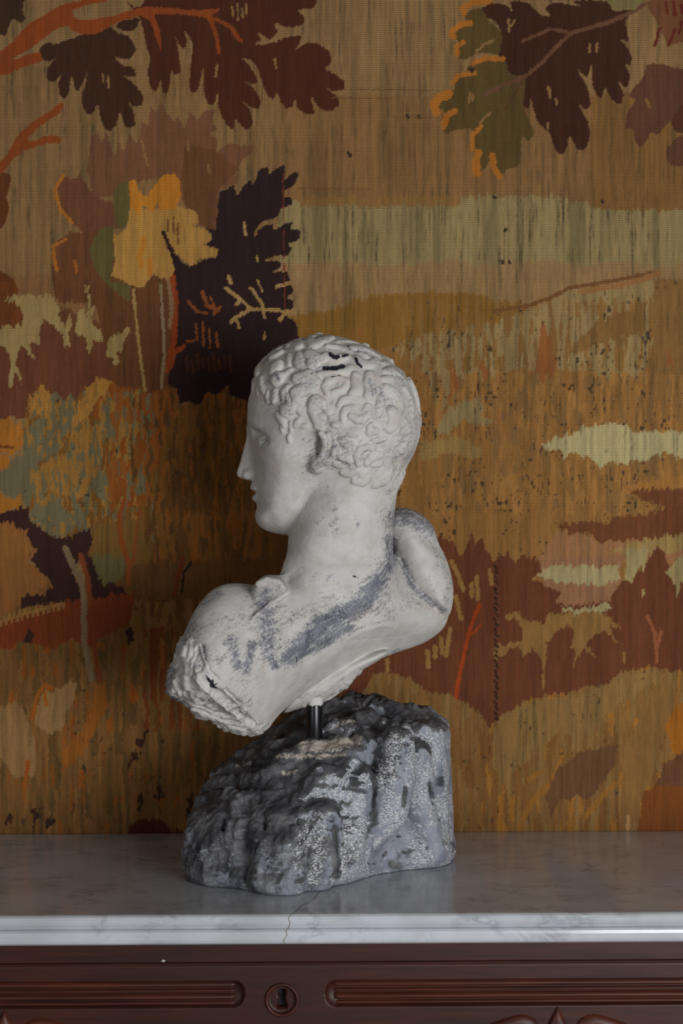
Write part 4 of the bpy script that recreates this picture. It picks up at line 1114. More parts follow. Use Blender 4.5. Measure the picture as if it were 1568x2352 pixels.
    lo = vx.lo; hi = vx.lo + (vx.n - 1) * h
    sl, d = relief_sdf(sd, F1, B1, lo, (hi[0], hi[1], P(0, 1180, 1.735)[2]))
    vx.F[sl] = np.minimum(vx.F[sl], d)
    # chest piece hanging below the cut, further back
    chest = [(640, 1645), (655, 1600), (690, 1550), (760, 1520), (840, 1500), (900, 1490), (870, 1515), (826, 1540), (805, 1568), (775, 1592), (742, 1612), (690, 1628)]
    chw = [(CX + (a - CX) * 1.750 / YR, CY + (b_ - CY) * 1.750 / YR) for a, b_ in smooth_poly(chest, 2)]
    sd2, H2 = inflate(chw, 0.022, 0.030, 1.5)
    sl, d = relief_sdf(sd2, 1.750 - H2, 1.775 + H2, lo, (hi[0], hi[1], P(0, 1440, 1.735)[2]))
    vx.F[sl] = smin(vx.F[sl], d, 0.004)
    # far shoulder
    sh = [(880, 1175), (905, 1165), (930, 1166), (955, 1172), (985, 1195), (1000, 1222), (1008, 1250), (1022, 1272), (1034, 1305), (1042, 1345), (1042, 1378), (1036, 1408), (1020, 1425), (985, 1400), (945, 1372), (915, 1330), (895, 1270), (875, 1220)]
    yS = 1.800
    shw = [(CX + (a - CX) * yS / YR, CY + (b_ - CY) * yS / YR) for a, b_ in smooth_poly(sh, 2)]
    sd3, H3 = inflate(shw, 0.032, 0.040 + 0 * GX, 3.0)
    F3 = yS - H3 + 0.006 * np.exp(-(line_dist(GX, GY, [(975, 1235), (1040, 1280)]) / 14) ** 2)
    sl, d = relief_sdf(sd3, F3, yS + H3, lo, (hi[0], hi[1], P(0, 1120, 1.735)[2]))
    vx.F[sl] = smin(vx.F[sl], d, 0.007)
    # knob of broken drapery on the near shoulder
    kn = [(577, 1380), (579, 1352), (592, 1331), (612, 1322), (636, 1327), (652, 1340), (663, 1362), (650, 1378), (615, 1392), (590, 1408)]
    knw = [(CX + (a - CX) * 1.655 / YR, CY + (b_ - CY) * 1.655 / YR) for a, b_ in smooth_poly(kn, 1)]
    sd4, H4 = inflate(knw, 0.006, 0.009 + 0 * GX, 1.0)
    F4 = 1.650 - H4 + 0.00016 * (650 - GX) + 0.00012 * (1370 - GY)
    sl, d = relief_sdf(sd4, F4, 1.70 + 0 * H4, lo, (hi[0], hi[1], P(0, 1290, 1.735)[2]))
    vx.F[sl] = smin(vx.F[sl], d, 0.0035)
    vx.chain([P(590, 1339, 1.654), P(612, 1330, 1.650), P(640, 1336, 1.647), P(659, 1361, 1.643)], [0.0016, 0.0022, 0.0022, 0.0016], 0.005)
    vx.chain([P(659, 1366, 1.644), P(620, 1388, 1.643), P(585, 1416, 1.638), P(565, 1440, 1.632)], [0.0014, 0.0018, 0.0017, 0.0010], 0.006)
    vx.chain([P(577, 1350, 1.646), P(578, 1385, 1.640), P(566, 1420, 1.630)], [0.0030, 0.0036, 0.0018], 0.004, 'cut')
    # ---------------------------------------------------------- neck
    N0 = P(806, 1040, YH); N1 = P(784, 1200, YH); N2 = P(780, 1290, YH + 0.002); N3 = P(785, 1400, YH + 0.004)
    sl, X, Y, Z = vx.box((-0.10, 1.62, P(0, 1460, YH)[2]), (0.10, 1.84, P(0, 1040, YH)[2]))
    tz = np.array([N3[2], N2[2], N1[2], N0[2]])
    cx_ = np.interp(Z, tz, [N3[0], N2[0], N1[0], N0[0]])
    rx_ = np.interp(Z, tz, [0.046, 0.0545, 0.0536, 0.052])
    ry_ = np.interp(Z, tz, [0.030, 0.0500, 0.0515, 0.050])
    q = np.sqrt(((X - cx_) / rx_) ** 2 + ((Y - YH) / ry_) ** 2)
    dn = ((q - 1) * 0.052).astype(np.float32)
    capb = np.maximum(N3[2] - 0.01 - Z, Z - N0[2] + 0.004)
    dn = np.maximum(dn, capb)
    vx.F[sl] = smin(vx.F[sl], dn, 0.024)
    vx.chain([P(815, 1100, 1.700), P(780, 1180, 1.697), P(735, 1260, 1.700), P(700, 1320, 1.712)], [0.012, 0.013, 0.013, 0.010], 0.030)
    # ---------------------------------------------------------- head relief
    hr = 1.0
    hx = np.arange(500, 1030, 2.0); hy = np.arange(720, 1290, 2.0)
    HX, HY = np.meshgrid(hx, hy, indexing='ij')
    skull = [(563, 962), (566, 940), (573, 900), (580, 872), (586, 848), (600, 826), (625, 803), (655, 787), (690, 774), (730, 766), (770, 767), (810, 779), (850, 795), (885, 818), (915, 843), (938, 870), (955, 902), (965, 940), (967, 970), (962, 1005), (952, 1035), (934, 1066), (924, 1090), (920, 1115), (905, 1135), (860, 1150), (800, 1150),
             (762, 1150), (738, 1180), (700, 1212), (668, 1231), (640, 1229), (611, 1222), (595, 1213), (585, 1200), (581, 1186), (581, 1176), (585, 1162), (582, 1150), (580, 1138), (584, 1131), (578, 1122), (573, 1112), (577, 1102), (580, 1080), (577, 1050), (571, 1020), (566, 995), (563, 978)]
    skull = [(775 + (a - 775) * (1.012 if b_ > 900 and a < 700 else 0.998), b_ + (2.5 if b_ < 840 else 0)) for a, b_ in smooth_poly(skull, 1)]
    sdh = poly_sd(HX, HY, skull) * PXM
    Wm = np.interp(HY, [760, 860, 930, 1000, 1060, 1120, 1180, 1230], [0.068, 0.070, 0.072, 0.071, 0.068, 0.060, 0.050, 0.040])
    Rm = np.interp(HY, [760, 900, 1000, 1100, 1180, 1230], [0.072, 0.072, 0.066, 0.056, 0.044, 0.036])
    fr = np.clip((700 - HX) / 140, 0, 1)
    Wm = Wm - 0.006 * fr * np.clip((HY - 880) / 60, 0, 1)
    t = np.clip(-sdh / Rm, 0, 1)
    ex = 0.5 + 0.24 * np.clip((720 - HX) / 110, 0, 1) * np.clip((HY - 930) / 50, 0, 1) * np.clip((1260 - HY) / 70, 0.35, 1)
    Hh = Wm * np.clip(1 - (1 - t) ** 2, 0, 1) ** ex
    Hb = blur2(Hh, 5.0); w = np.clip(-sdh / 0.014, 0, 1); Hh = Hh * (1 - w) + Hb * w
    def bump(px, py, sx, sy, a, ang=0.0):
        c, s = math.cos(ang), math.sin(ang)
        dx = HX - px; dy = HY - py
        return a * np.exp(-((dx * c + dy * s) / sx) ** 2 - ((-dx * s + dy * c) / sy) ** 2)
    Hh = Hh + bump(650, 1045, 55, 30, 0.0030)          # cheekbone
    Hh = Hh - bump(650, 960, 40, 40, 0.0030)           # temple
    Hh = Hh - bump(650, 1120, 45, 40, 0.0030)          # hollow cheek
    Hh = Hh + bump(700, 1175, 60, 26, 0.0040, -0.5)    # jaw
    Hh = Hh + bump(605, 1195, 26, 22, 0.0040)          # chin
    Hh = Hh - bump(604, 1166, 26, 11, 0.0030)          # below the lip
    Hh = Hh + bump(600, 975, 26, 12, 0.0030, 0.35)     # brow
    Hh = np.where(sdh < 0, np.maximum(Hh, 0.0), 0)
    zlo = P(0, 1262, YH)[2]; zhi = P(0, 735, YH)[2]
    sl, X, Y, Z = vx.box((-0.125, 1.625, zlo), (0.105, 1.845, zhi))
    u = (X - HC[0]) * U[0] + (Y - HC[1]) * U[1]
    v = (X - HC[0]) * V[0] + (Y - HC[1]) * V[1]
    # side view grid sampled at (u, z)
    ppx = 775 - u / PXM; ppy = CY - (Z - CAMZ) / PXM
    gxH, gyH = np.gradient(Hh, 2.0 * PXM)
    gH = np.minimum(np.sqrt(1 + gxH ** 2 + gyH ** 2), 5)
    fi = np.clip((ppx[:, :, 0] - hx[0]) / 2, 0, len(hx) - 1.001); i = fi.astype(np.int32); uu = (fi - i).astype(np.float32)[:, :, None]
    fj = np.clip((ppy[0, 0] - hy[0]) / 2, 0, len(hy) - 1.001); j = fj.astype(np.int32); vv = (fj - j).astype(np.float32)[None, None, :]
    def smp(A):
        A = A.astype(np.float32)
        Aj0 = A[:, j]; Aj1 = A[:, j + 1]
        Aj = Aj0 * (1 - vv[0]) + Aj1 * vv[0]
        return Aj[i] * (1 - uu) + Aj[i + 1] * uu
    s_, H_, g_ = smp(sdh), smp(Hh), smp(gH)
    av = np.abs(v)
    d = av - H_
    d = d / (1 + (g_ - 1) * np.exp(-np.abs(d) / 0.006))
    d = np.where(s_ > 0, np.sqrt(s_ ** 2 + av ** 2), np.maximum(d, s_)).astype(np.float32)
    head_sl = sl
    vx.F[sl] = smin(vx.F[sl], d, 0.012 if False else 0.007)
    # nose: wedge that widens to the wings
    nose = [(565, 975), (563, 995), (561, 1008), (553, 1040), (545, 1074), (542, 1085), (546, 1095), (557, 1100), (572, 1103), (592, 1104), (600, 1080), (592, 1030), (580, 985)]
    nose = [(775 + (a - 775) * 1.028, b_) for a, b_ in nose]
    sl2, X, Y, Z = vx.box(HC + U * 0.085 - 0.05 + np.array([0, 0, -0.03]), HC + U * 0.085 + 0.05)
    u2 = (X - HC[0]) * U[0] + (Y - HC[1]) * U[1]; v2 = (X - HC[0]) * V[0] + (Y - HC[1]) * V[1]
    A = (775 - u2 / PXM) + 0 * Z; B = (CY - (Z - CAMZ) / PXM) + 0 * X + 0 * Y
    sn = poly_sd(A[:, :, :1], B[:1, :1, :], nose) * PXM if False else None
    ny_ = np.arange(960, 1130, 1.0); nx_ = np.arange(480, 660, 1.0)
    NX, NY = np.meshgrid(nx_, ny_, indexing='ij')
    SN = poly_sd(NX, NY, nose) * PXM
    a_i = np.clip(np.round(A - 480).astype(int), 0, len(nx_) - 1); b_i = np.clip(np.round(B - 960).astype(int), 0, len(ny_) - 1)
    sn = SN[a_i, b_i]
    hw = np.interp(B, [975, 1000, 1050, 1075, 1092, 1104], [0.0095, 0.0062, 0.0082, 0.0115, 0.0130, 0.0105]) - 0.0035 * np.clip((575 - A) / 40, 0, 1)
    dn = smax(sn + 0.002, np.abs(v2) - hw + 0.002, 0.006) - 0.002
    inb = (A > 482) & (A < 655) & (B > 962) & (B < 1128)
    dn = np.where(inb, dn, 0.03).astype(np.float32)
    vx.F[sl2] = smin(vx.F[sl2], dn, 0.0035)
    def L(px, py, v_):
        """head-frame point: profile pixel and sideways distance"""
        return HC + U * ((775 - (775 + (px - 775) * 1.02)) * PXM) + V * v_ + np.array([0, 0, HC[2] * 0 + (CAMZ - (py - CY) * PXM) - HC[2]])
    # wings of the nose, nostril
    for s in (-1, 1):
        vx.chain([L(571, 1090, s * 0.0105)], [0.0050], 0.004)
        vx.chain([L(562, 1101, s * 0.006), L(570, 1103, s * 0.007)], [0.0022, 0.0024], 0.002, 'cut')
    # lips
    vx.chain([L(592, 1123, -0.017), L(584, 1118, -0.009), L(579, 1118, 0), L(584, 1118, 0.009), L(592, 1123, 0.017)], [0.0014, 0.0036, 0.0042, 0.0036, 0.0014], 0.004)
    vx.chain([L(596, 1141, -0.015), L(588, 1143, -0.008), L(584, 1143, 0), L(588, 1143, 0.008), L(596, 1141, 0.015)], [0.0014, 0.0036, 0.0042, 0.0036, 0.0014], 0.004)
    vx.chain([L(598, 1132, -0.020), L(586, 1131, -0.010), L(577, 1131, 0), L(586, 1131, 0.010), L(598, 1132, 0.020)], [0.0006, 0.0010, 0.0014, 0.0010, 0.0006], 0.0018, 'cut')
    # eye sockets, lids and eyeballs
    def both(W):
        return [W, [w_ - 2 * ((w_ - HC) @ V) * V for w_ in W]]
    OUT = (U * 0.55 + V * 0.83); OUT = OUT / np.linalg.norm(OUT)
    sock = [vx.cast(580, 996, 1.6), vx.cast(594, 1003, 1.6), vx.cast(611, 1012, 1.6)]
    ballc = [vx.cast(597, 1015, 1.6) - OUT * 0.0072]
    lid = [vx.cast(585, 1008, 1.6) - OUT * 0.0012, vx.cast(596, 1006, 1.6) - OUT * 0.0008, vx.cast(609, 1014, 1.6) - OUT * 0.0010]
    lid2 = [vx.cast(586, 1021, 1.6) - OUT * 0.0012, vx.cast(597, 1025, 1.6) - OUT * 0.0012, vx.cast(608, 1020, 1.6) - OUT * 0.0014]
    for W in both(sock): vx.chain(W, [0.0050, 0.0062, 0.0030], 0.005, 'cut')
    for W in both(ballc): vx.chain(W, [0.0078], 0.0015)
    for W in both(lid): vx.chain(W, [0.0011, 0.0014, 0.0010], 0.0015)
    for W in both(lid2): vx.chain(W, [0.0008, 0.0010, 0.0008], 0.0015)
    # ---------------------------------------------------------- ears
    def stamp(pts, rads, k, off=0.0, op='add', mirror=False, y0=1.6):
        W = []
        for a, b_ in pts:
            w_ = vx.cast(a, b_, y0)
            if w_ is None:
                return
            W.append(w_ + np.array([0, off, 0]))
        if mirror:
            W = [w_ - 2 * ((w_ - HC) @ V) * V for w_ in W]
        return W
    def z1(p, s=7.127): return [(560 + a / s, 740 + b_ / s) for a, b_ in p]
    def z2(p, s=7.127): return [(760 + a / s, 740 + b_ / s) for a, b_ in p]
    def z3(p, s=7.127): return [(600 + a / s, 920 + b_ / s) for a, b_ in p]
    def z4(p, s=7.127): return [(760 + a / s, 920 + b_ / s) for a, b_ in p]
    ear = stamp(z3([(1000, 540), (1070, 620), (1080, 750), (1040, 880), (970, 980), (900, 1060)]), None, 0, 0.0)
    lobe = stamp(z3([(900, 960), (890, 1090)]), None, 0)
    con = stamp(z3([(960, 640), (970, 750), (950, 840)]), None, 0)
    back = stamp(z3([(1140, 600), (1150, 780), (1060, 950)]), None, 0)
    def sided(W, off):
        return [[w_ + V * off for w_ in W], [w_ - 2 * ((w_ - HC) @ V) * V - V * off for w_ in W]]
    for W in sided(back, -0.001): vx.chain(W, [0.006, 0.007, 0.006], 0.005)
    for W in sided(con, 0.0018): vx.chain(W, [0.0048, 0.0072, 0.0052], 0.0015, 'cut')
    for W in sided(ear, 0.0068): vx.chain(W, [0.0030, 0.0040, 0.0042, 0.0038, 0.0036, 0.003], 0.0012)
    grv = stamp(z3([(1120, 560), (1150, 680), (1140, 820), (1070, 960)]), None, 0)
    for W in sided(grv, 0.0012): vx.chain(W, [0.0022, 0.0030, 0.0030, 0.0020], 0.0016, 'cut')
    for W in sided(lobe, 0.0005): vx.chain(W, [0.0055, 0.0065], 0.005)
    # ---------------------------------------------------------- hair
    K = PXM / 7.127
    curls = []
    def c1(p, r): curls.append((z1(p), r * K))
    def c2(p, r): curls.append((z2(p), r * K))
    def c3(p, r): curls.append((z3(p), r * K))
    def c4(p, r): curls.append((z4(p), r * K))
    for p, r in (([(215, 850), (195, 760), (250, 650), (330, 570)], 70), ([(420, 500), (520, 440), (630, 370)], 62), ([(470, 580), (590, 500)], 75), ([(830, 245), (890, 235)], 75), ([(770, 380), (850, 345), (900, 410)], 92),
                 ([(1090, 215), (1200, 205)], 72), ([(1060, 300), (1150, 380), (1280, 310), (1400, 260)], 85), ([(500, 790), (560, 700)], 105), ([(530, 950), (590, 900)], 108), ([(740, 560), (745, 700)], 52),
                 ([(920, 550), (900, 680), (960, 760)], 75), ([(1060, 540), (1150, 610), (1110, 700)], 100), ([(290, 930), (300, 1050), (340, 1150)], 58), ([(170, 960), (160, 1100)], 58), ([(225, 1080), (235, 1160)], 34),
                 ([(400, 1150), (390, 1280)], 46), ([(525, 1130), (505, 1300)], 62), ([(730, 1060), (655, 1140), (650, 1250)], 52), ([(715, 1190), (735, 1310)], 42), ([(880, 930), (1050, 890), (1170, 980)], 125),
                 ([(850, 1160), (960, 1120), (1090, 1100)], 105), ([(820, 1220), (890, 1310)], 62), ([(700, 1440), (800, 1400)], 92), ([(1130, 1430), (1180, 1310), (1280, 1340)], 100), ([(640, 900), (760, 790)], 50), ([(980, 1260), (930, 1380)], 45), ([(1000, 1420), (960, 1500)], 50)):
        c1(p, r)
    for p, r in (([(-200, 610), (-60, 565), (100, 610), (240, 570)], 72), ([(-180, 860), (0, 830), (240, 810), (320, 740)], 58), ([(-60, 1170), (-110, 1050), (-40, 940), (120, 920), (245, 980), (230, 1070), (130, 1120), (20, 1160)], 52), ([(130, 1030)], 44),
                 ([(400, 880), (400, 1000), (425, 1100), (350, 1165)], 72), ([(630, 880), (620, 1000), (640, 1130), (600, 1220)], 84), ([(430, 600), (520, 690), (650, 700), (720, 620)], 66), ([(490, 520), (620, 590)], 50), ([(350, 430), (560, 430), (760, 545)], 66),
                 ([(100, 335), (400, 325), (600, 365)], 42), ([(800, 530), (950, 605)], 58), ([(850, 680), (1000, 655)], 44), ([(900, 820), (1050, 790), (1140, 850)], 70), ([(860, 930), (980, 920)], 50), ([(900, 1080), (1000, 1130), (1100, 1250), (1130, 1400), (1080, 1500)], 72),
                 ([(800, 1260), (790, 1400), (760, 1500)], 68), ([(120, 1370), (190, 1260), (320, 1225), (440, 1255)], 40), ([(540, 1450), (600, 1370), (640, 1440)], 44), ([(1200, 1080), (1310, 1250), (1350, 1450)], 46), ([(1270, 980), (1400, 1230), (1430, 1450)], 40), ([(1180, 900), (1260, 1010)], 50), ([(-60, 400), (150, 420), (300, 480)], 50)):
        c2(p, r)
    for p, r in (([(200, 390), (190, 240), (235, 140), (370, 110)], 46), ([(330, 250), (420, 310), (520, 320), (590, 250), (640, 160)], 58), ([(980, 180), (1030, 280), (1000, 400), (950, 450)], 88), ([(640, 420), (620, 540)], 50), ([(720, 500)], 64), ([(850, 370), (885, 460)], 40),
                 ([(1100, 450), (1075, 530)], 42), ([(1145, 600), (1060, 720)], 42), ([(450, 1040), (420, 900), (480, 800), (580, 760), (690, 780)], 52), ([(590, 1010), (660, 920), (800, 890)], 68), ([(680, 1050), (800, 1030)], 50), ([(200, 1180), (320, 1190), (420, 1140)], 60),
                 ([(380, 1320), (520, 1340), (600, 1280)], 58), ([(480, 1250), (560, 1180)], 42), ([(700, 1380), (880, 1320), (980, 1180), (960, 1050)], 62), ([(1110, 1100), (1125, 1250), (1060, 1380)], 72), ([(1200, 330), (1285, 500)], 50), ([(1330, 250), (1385, 500), (1345, 700)], 46),
                 ([(1170, 800), (1260, 880)], 90), ([(150, 640), (250, 720), (340, 700)], 52), ([(60, 760), (40, 880)], 46), ([(140, 900), (200, 960)], 50), ([(260, 940), (320, 1010)], 46), ([(60, 1030), (200, 1070)], 50), ([(360, 470), (470, 480)], 36), ([(700, 660), (870, 620)], 46), ([(1250, 620), (1180, 760)], 40), ([(300, 560), (420, 560)], 34)):
        c4(p, r)
    for p, r in (([(800, 110), (850, 220), (900, 330), (980, 380)], 60), ([(960, 240), (1000, 300)], 62), ([(1060, 150), (1120, 250)], 50), ([(280, 240), (350, 330), (390, 420)], 58), ([(330, 430), (365, 520)], 30), ([(390, 140), (430, 220)], 88), ([(480, 360), (485, 500)], 36), ([(610, 330), (560, 410)], 48), ([(640, 420), (740, 420)], 42),
                 ([(700, 260), (790, 440), (830, 560)], 46), ([(600, 100), (650, 200)], 58), ([(450, 600), (470, 690)], 22), ([(1180, 400), (1280, 420)], 44), ([(900, 430), (1000, 470)], 44), ([(740, 600), (830, 650)], 30)):
        c3(p, r)
    base = vx.F.copy()
    def cast_base(px, py):
        keep = vx.F; vx.F = base
        w_ = vx.cast(px, py, 1.6); vx.F = keep
        return w_
    locks = []
    rl = np.random.RandomState(5)
    for pts, r in curls:
        if any(716 < a < 764 and 992 < b_ < 1080 for a, b_ in pts):
            continue                            # keep the ear clear
        W = []
        for a, b_ in pts:
            w_ = cast_base(a, b_)
            k = 0
            while w_ is None and k < 40:         # a lock that overhangs the outline
                k += 1
                a += (775 - a) * 0.02; b_ += (950 - b_) * 0.02
                w_ = cast_base(a, b_)
            if w_ is not None and w_[1] < 1.80:
                W.append(w_)
        if not W:
            continue
        # densify
        D = [W[0]]
        for q0, q1 in zip(W[:-1], W[1:]):
            D += [q0 + (q1 - q0) * t_ for t_ in (0.5, 1.0)]
        nrm = []
        for p_ in D:
            n_ = (p_ - (HC + np.array([0, 0, 0.03]))); n_ /= np.linalg.norm(n_)
            nrm.append(n_)
        r = min(max(r * 1.1, 0.0026), 0.0068)
        D = [p_ - n_ * r * 0.10 for p_, n_ in zip(D, nrm)]
        nD = len(D)
        rr = [r * (0.72 + 0.28 * math.sin(math.pi * (0.15 + 0.75 * i_ / max(nD - 1, 1)))) for i_ in range(nD)]
        locks.append((D, rr))
        # the far side of the head wears the same kind of locks, shuffled
        dz = rl.uniform(-0.006, 0.006)
        locks.append(([p_ - 2 * ((p_ - HC) @ V) * V + np.array([0, 0, dz]) for p_ in D], rr))
    for D, rr in locks:
        t_ = 0.0028 + 0.40 * max(rr)
        R = max(rr) + 0.014
        sl, X, Y, Z = vx.box(np.min(D, 0) - R, np.max(D, 0) + R)
        if 0 in vx.F[sl].shape:
            continue
        G = None
        if len(D) == 1:
            D = [D[0], D[0] + 1e-5]; rr = [rr[0]] * 2
        for i_ in range(len(D) - 1):
            a_, b2 = D[i_], D[i_ + 1]
            dd = b2 - a_; LL = float(dd @ dd) + 1e-12
            tt = np.clip(((X - a_[0]) * dd[0] + (Y - a_[1]) * dd[1] + (Z - a_[2]) * dd[2]) / LL, 0, 1)
            e = np.sqrt((X - a_[0] - tt * dd[0]) ** 2 + (Y - a_[1] - tt * dd[1]) ** 2 + (Z - a_[2] - tt * dd[2]) ** 2) - 1.18 * (rr[i_] + tt * (rr[i_ + 1] - rr[i_]))
            G = e if G is None else np.minimum(G, e)
        G = smax(G, base[sl] - t_, 0.0028)
        vx.F[sl] = smin(vx.F[sl], G, 0.0007)
    # ---------------------------------------------------------- surface
    co, quads = surface_nets(vx.F, vx.lo, h)
    del base
    N = mesh_normals(co, quads)
    px, py = to_px(co)
    # ragged break of the arm, chips and pocks
    lipd = line_dist(px, py, lip); ins = poly_inside(px, py, lip + [(560, 1740), (330, 1740), (330, 1480)]) & (co[:, 1] < 1.78)
    crag = np.where(ins, np.clip(lipd / 10, 0.25, 1), np.clip(1 - lipd / 9, 0, 1) * (py > 1480) * (px < 600))
    crag = np.maximum(crag, np.clip(1 - line_dist(px, py, [(585, 1690), (625, 1665)]) / 16, 0, 1))
    crag = np.maximum(crag, 0.6 * np.clip(1 - line_dist(px, py, [(700, 1625), (745, 1612), (790, 1580), (825, 1543)]) / 10, 0, 1))
    ridge_n = 1 - 2 * np.abs(fbm3(co, 0.016, 2, 3) - 0.5)
    tr_ = fbm3(co * np.array([1, 1, 1.3]), 0.026, 3, 3) * 7
    fl_ = np.floor(tr_); fr_ = np.clip((tr_ - fl_ - 0.35) / 0.3, 0, 1)
    terr = (fl_ + fr_ * fr_ * (3 - 2 * fr_)) / 7
    disp = crag * ((terr - 0.5) * 0.020 + (ridge_n - 0.6) * 0.003 + (n3(co, 0.005, 9) - 0.5) * 0.0022)
    headm = np.clip((1230 - py) / 60, 0, 1)
    disp = disp + (fbm3(co, 0.03, 2, 21) - 0.5) * 0.0022 * (1 - headm) + (n3(co, 0.004, 25) - 0.5) * 0.0003
    co = co + N * disp[:, None]
    N = mesh_normals(co, quads)
    # ---------------------------------------------------------- worn marks, with shade painted into hair gaps and shoulder furrow
    W = np.zeros((len(co), 3), np.float32)
    front = np.clip((-N[:, 1] + 0.45) / 0.3, 0, 1)
    def ws(ch, pts, wd, a):
        d_ = line_dist(px, py, pts)
        W[:, ch] = np.maximum(W[:, ch], a * np.clip(1.25 - d_ / wd, 0, 1) * front)
    nbig = fbm3(co, 0.05, 3, 31)
    W[:, 0] = 0.06 + 0.42 * np.clip((nbig - 0.47) * 4, 0, 1)
    for p_, wd, a in (([(898, 1240), (900, 1290), (880, 1320), (855, 1360)], 26, 0.8), ([(865, 1340), (835, 1385), (780, 1415), (730, 1440)], 36, 1.0), ([(740, 1440), (690, 1480), (665, 1510)], 34, 0.95), ([(800, 1440), (740, 1475), (690, 1500)], 20, 0.9), ([(640, 1440), (700, 1400), (770, 1370)], 26, 0.45), ([(700, 1320), (760, 1330)], 24, 0.35), ([(660, 1490), (600, 1440)], 40, 0.45), ([(480, 1440), (560, 1420), (600, 1440)], 40, 0.38), ([(450, 1440), (470, 1520), (540, 1500)], 34, 0.42), ([(880, 1300), (870, 1350), (850, 1380)], 22, 0.7),
                      ([(925, 1290), (945, 1345), (985, 1380), (1020, 1400)], 16, 0.75), ([(910, 1190), (950, 1185), (985, 1215)], 44, 0.72), ([(1000, 1260), (1030, 1330)], 18, 0.4), ([(1035, 1330), (1020, 1400)], 14, 0.5), ([(610, 1360), (600, 1390)], 22, 0.75), ([(612, 1410), (618, 1500)], 38, 0.72), ([(620, 1510), (632, 1530)], 16, 0.8), ([(530, 1470), (545, 1530)], 20, 0.75),
                      ([(580, 1480), (565, 1540)], 18, 0.8), ([(470, 1485), (455, 1530)], 16, 0.6), ([(440, 1400), (425, 1470), (420, 1495)], 16, 0.6), ([(505, 1360), (460, 1390)], 14, 0.55), ([(515, 1475), (530, 1485)], 10, 0.7), ([(560, 1650), (580, 1600)], 12, 0.45), ([(390, 1540), (395, 1580), (420, 1640)], 18, 0.75),
                      ([(768, 1165), (770, 1225)], 12, 0.5), ([(815, 1185), (822, 1205)], 8, 0.55), ([(755, 1205), (775, 1215)], 8, 0.5), ([(690, 1600), (740, 1590), (790, 1560)], 12, 0.45), ([(770, 1470), (830, 1440), (900, 1420)], 8, 0.5), ([(930, 1490), (905, 1498)], 8, 0.6), ([(690, 1300), (700, 1320)], 12, 0.35), ([(880, 1110), (905, 1150), (895, 1200)], 14, 0.4), ([(640, 1140), (700, 1150)], 10, 0.25),
                      ([(850, 960), (930, 900), (950, 970), (930, 1030)], 40, 0.38), ([(620, 870), (700, 900), (760, 960)], 50, 0.34), ([(690, 1000), (720, 1040), (700, 1080)], 14, 0.4), ([(780, 790), (880, 830), (930, 870)], 20, 0.45), ([(640, 870), (634, 862)], 9, 0.8), ([(715, 870), (705, 880)], 16, 0.5), ([(850, 880), (856, 900)], 12, 0.7), ([(872, 890), (880, 905)], 8, 0.6)):
        ws(0, p_, wd, a)  # worn grey, plus the dark of the shoulder furrow put in as colour
    for p_, wd, a in (([(744, 846), (770, 846), (787, 841)], 8.0, 1.0), ([(758, 813), (766, 820), (776, 820)], 8, 0.9), ([(788, 818), (798, 815)], 6, 0.85), ([(817, 824), (820, 834), (830, 842)], 6, 0.9), ([(715, 858), (722, 859)], 3, 0.7), ([(760, 866), (782, 862)], 2.5, 0.7), ([(818, 866), (822, 874)], 4, 0.6), ([(478, 1560), (486, 1575), (496, 1582)], 6, 0.95), ([(488, 1572), (490, 1560)], 3, 0.9), ([(490, 1575), (500, 1570)], 3, 0.8), ([(470, 1548), (480, 1565)], 3, 0.8),
                      ([(810, 1322), (822, 1328)], 5, 0.7), ([(760, 1410), (800, 1395)], 8, 0.5), ([(680, 1508), (681, 1520)], 2.2, 0.8), ([(694, 1188), (695, 1189)], 1.6, 0.9), ([(790, 1370), (830, 1350)], 6, 0.5), ([(850, 1365), (800, 1405), (740, 1440)], 26, 0.42), ([(700, 1470), (670, 1500)], 20, 0.36), ([(895, 1270), (880, 1330)], 16, 0.34), ([(625, 1515), (635, 1528)], 10, 0.45)):
        ws(1, p_, wd, a)  # black worn specks; in the hair, shade of gaps between locks painted in
    hair_px = np.clip((1120 - py) / 40, 0, 1)
    W[:, 2] = 0.25 + 0.5 * np.clip((fbm3(co, 0.02, 2, 41) - 0.45) * 4, 0, 1) * hair_px
    for p_, wd, a in (([(830, 1385), (850, 1400), (815, 1415)], 20, 0.9), ([(960, 1385), (1015, 1410)], 14, 0.8), ([(600, 1510), (610, 1540)], 18, 0.7)):
        ws(2, p_, wd, a)
    # ---------------------------------------------------------- hair / figure split along the hair line
    rel = co - HC
    uu_ = rel @ U; vv_ = rel @ V
    qx = 775 - uu_ / PXM; qy = CY - (co[:, 2] - CAMZ) / PXM
    hl = [(560, 874), (590, 882), (622, 905), (655, 930), (672, 960), (684, 990), (700, 1020), (712, 1048), (726, 1050), (735, 1000), (760, 975), (790, 985), (800, 1030), (792, 1075), (815, 1100), (845, 1122), (890, 1124), (925, 1112), (945, 1092), (1000, 1060), (1000, 700), (540, 700)]
    ish = poly_inside(qx, qy, hl)
    fh = ish[quads].sum(1) >= 3
    def sub(mask, name, parent, mat):
        q = quads[mask]
        used = np.unique(q)
        mp = np.full(len(co), -1, np.int64); mp[used] = np.arange(len(used))
        me = np_mesh(name, co[used], mp[q])
        color_attr(me, 'wear_shade', W[used])
        me.normals_split_custom_set_from_vertices(N[used].astype(np.float32))
        return link(name, me, mat, parent)
    fig = sub(~fh, 'head_and_shoulders', sculp, M_PLASTER)
    hr_ = sub(fh, 'hair', fig, M_PLASTER)
    hr_['label'] = 'short tight plaster curls'
    return fig

build_bust()

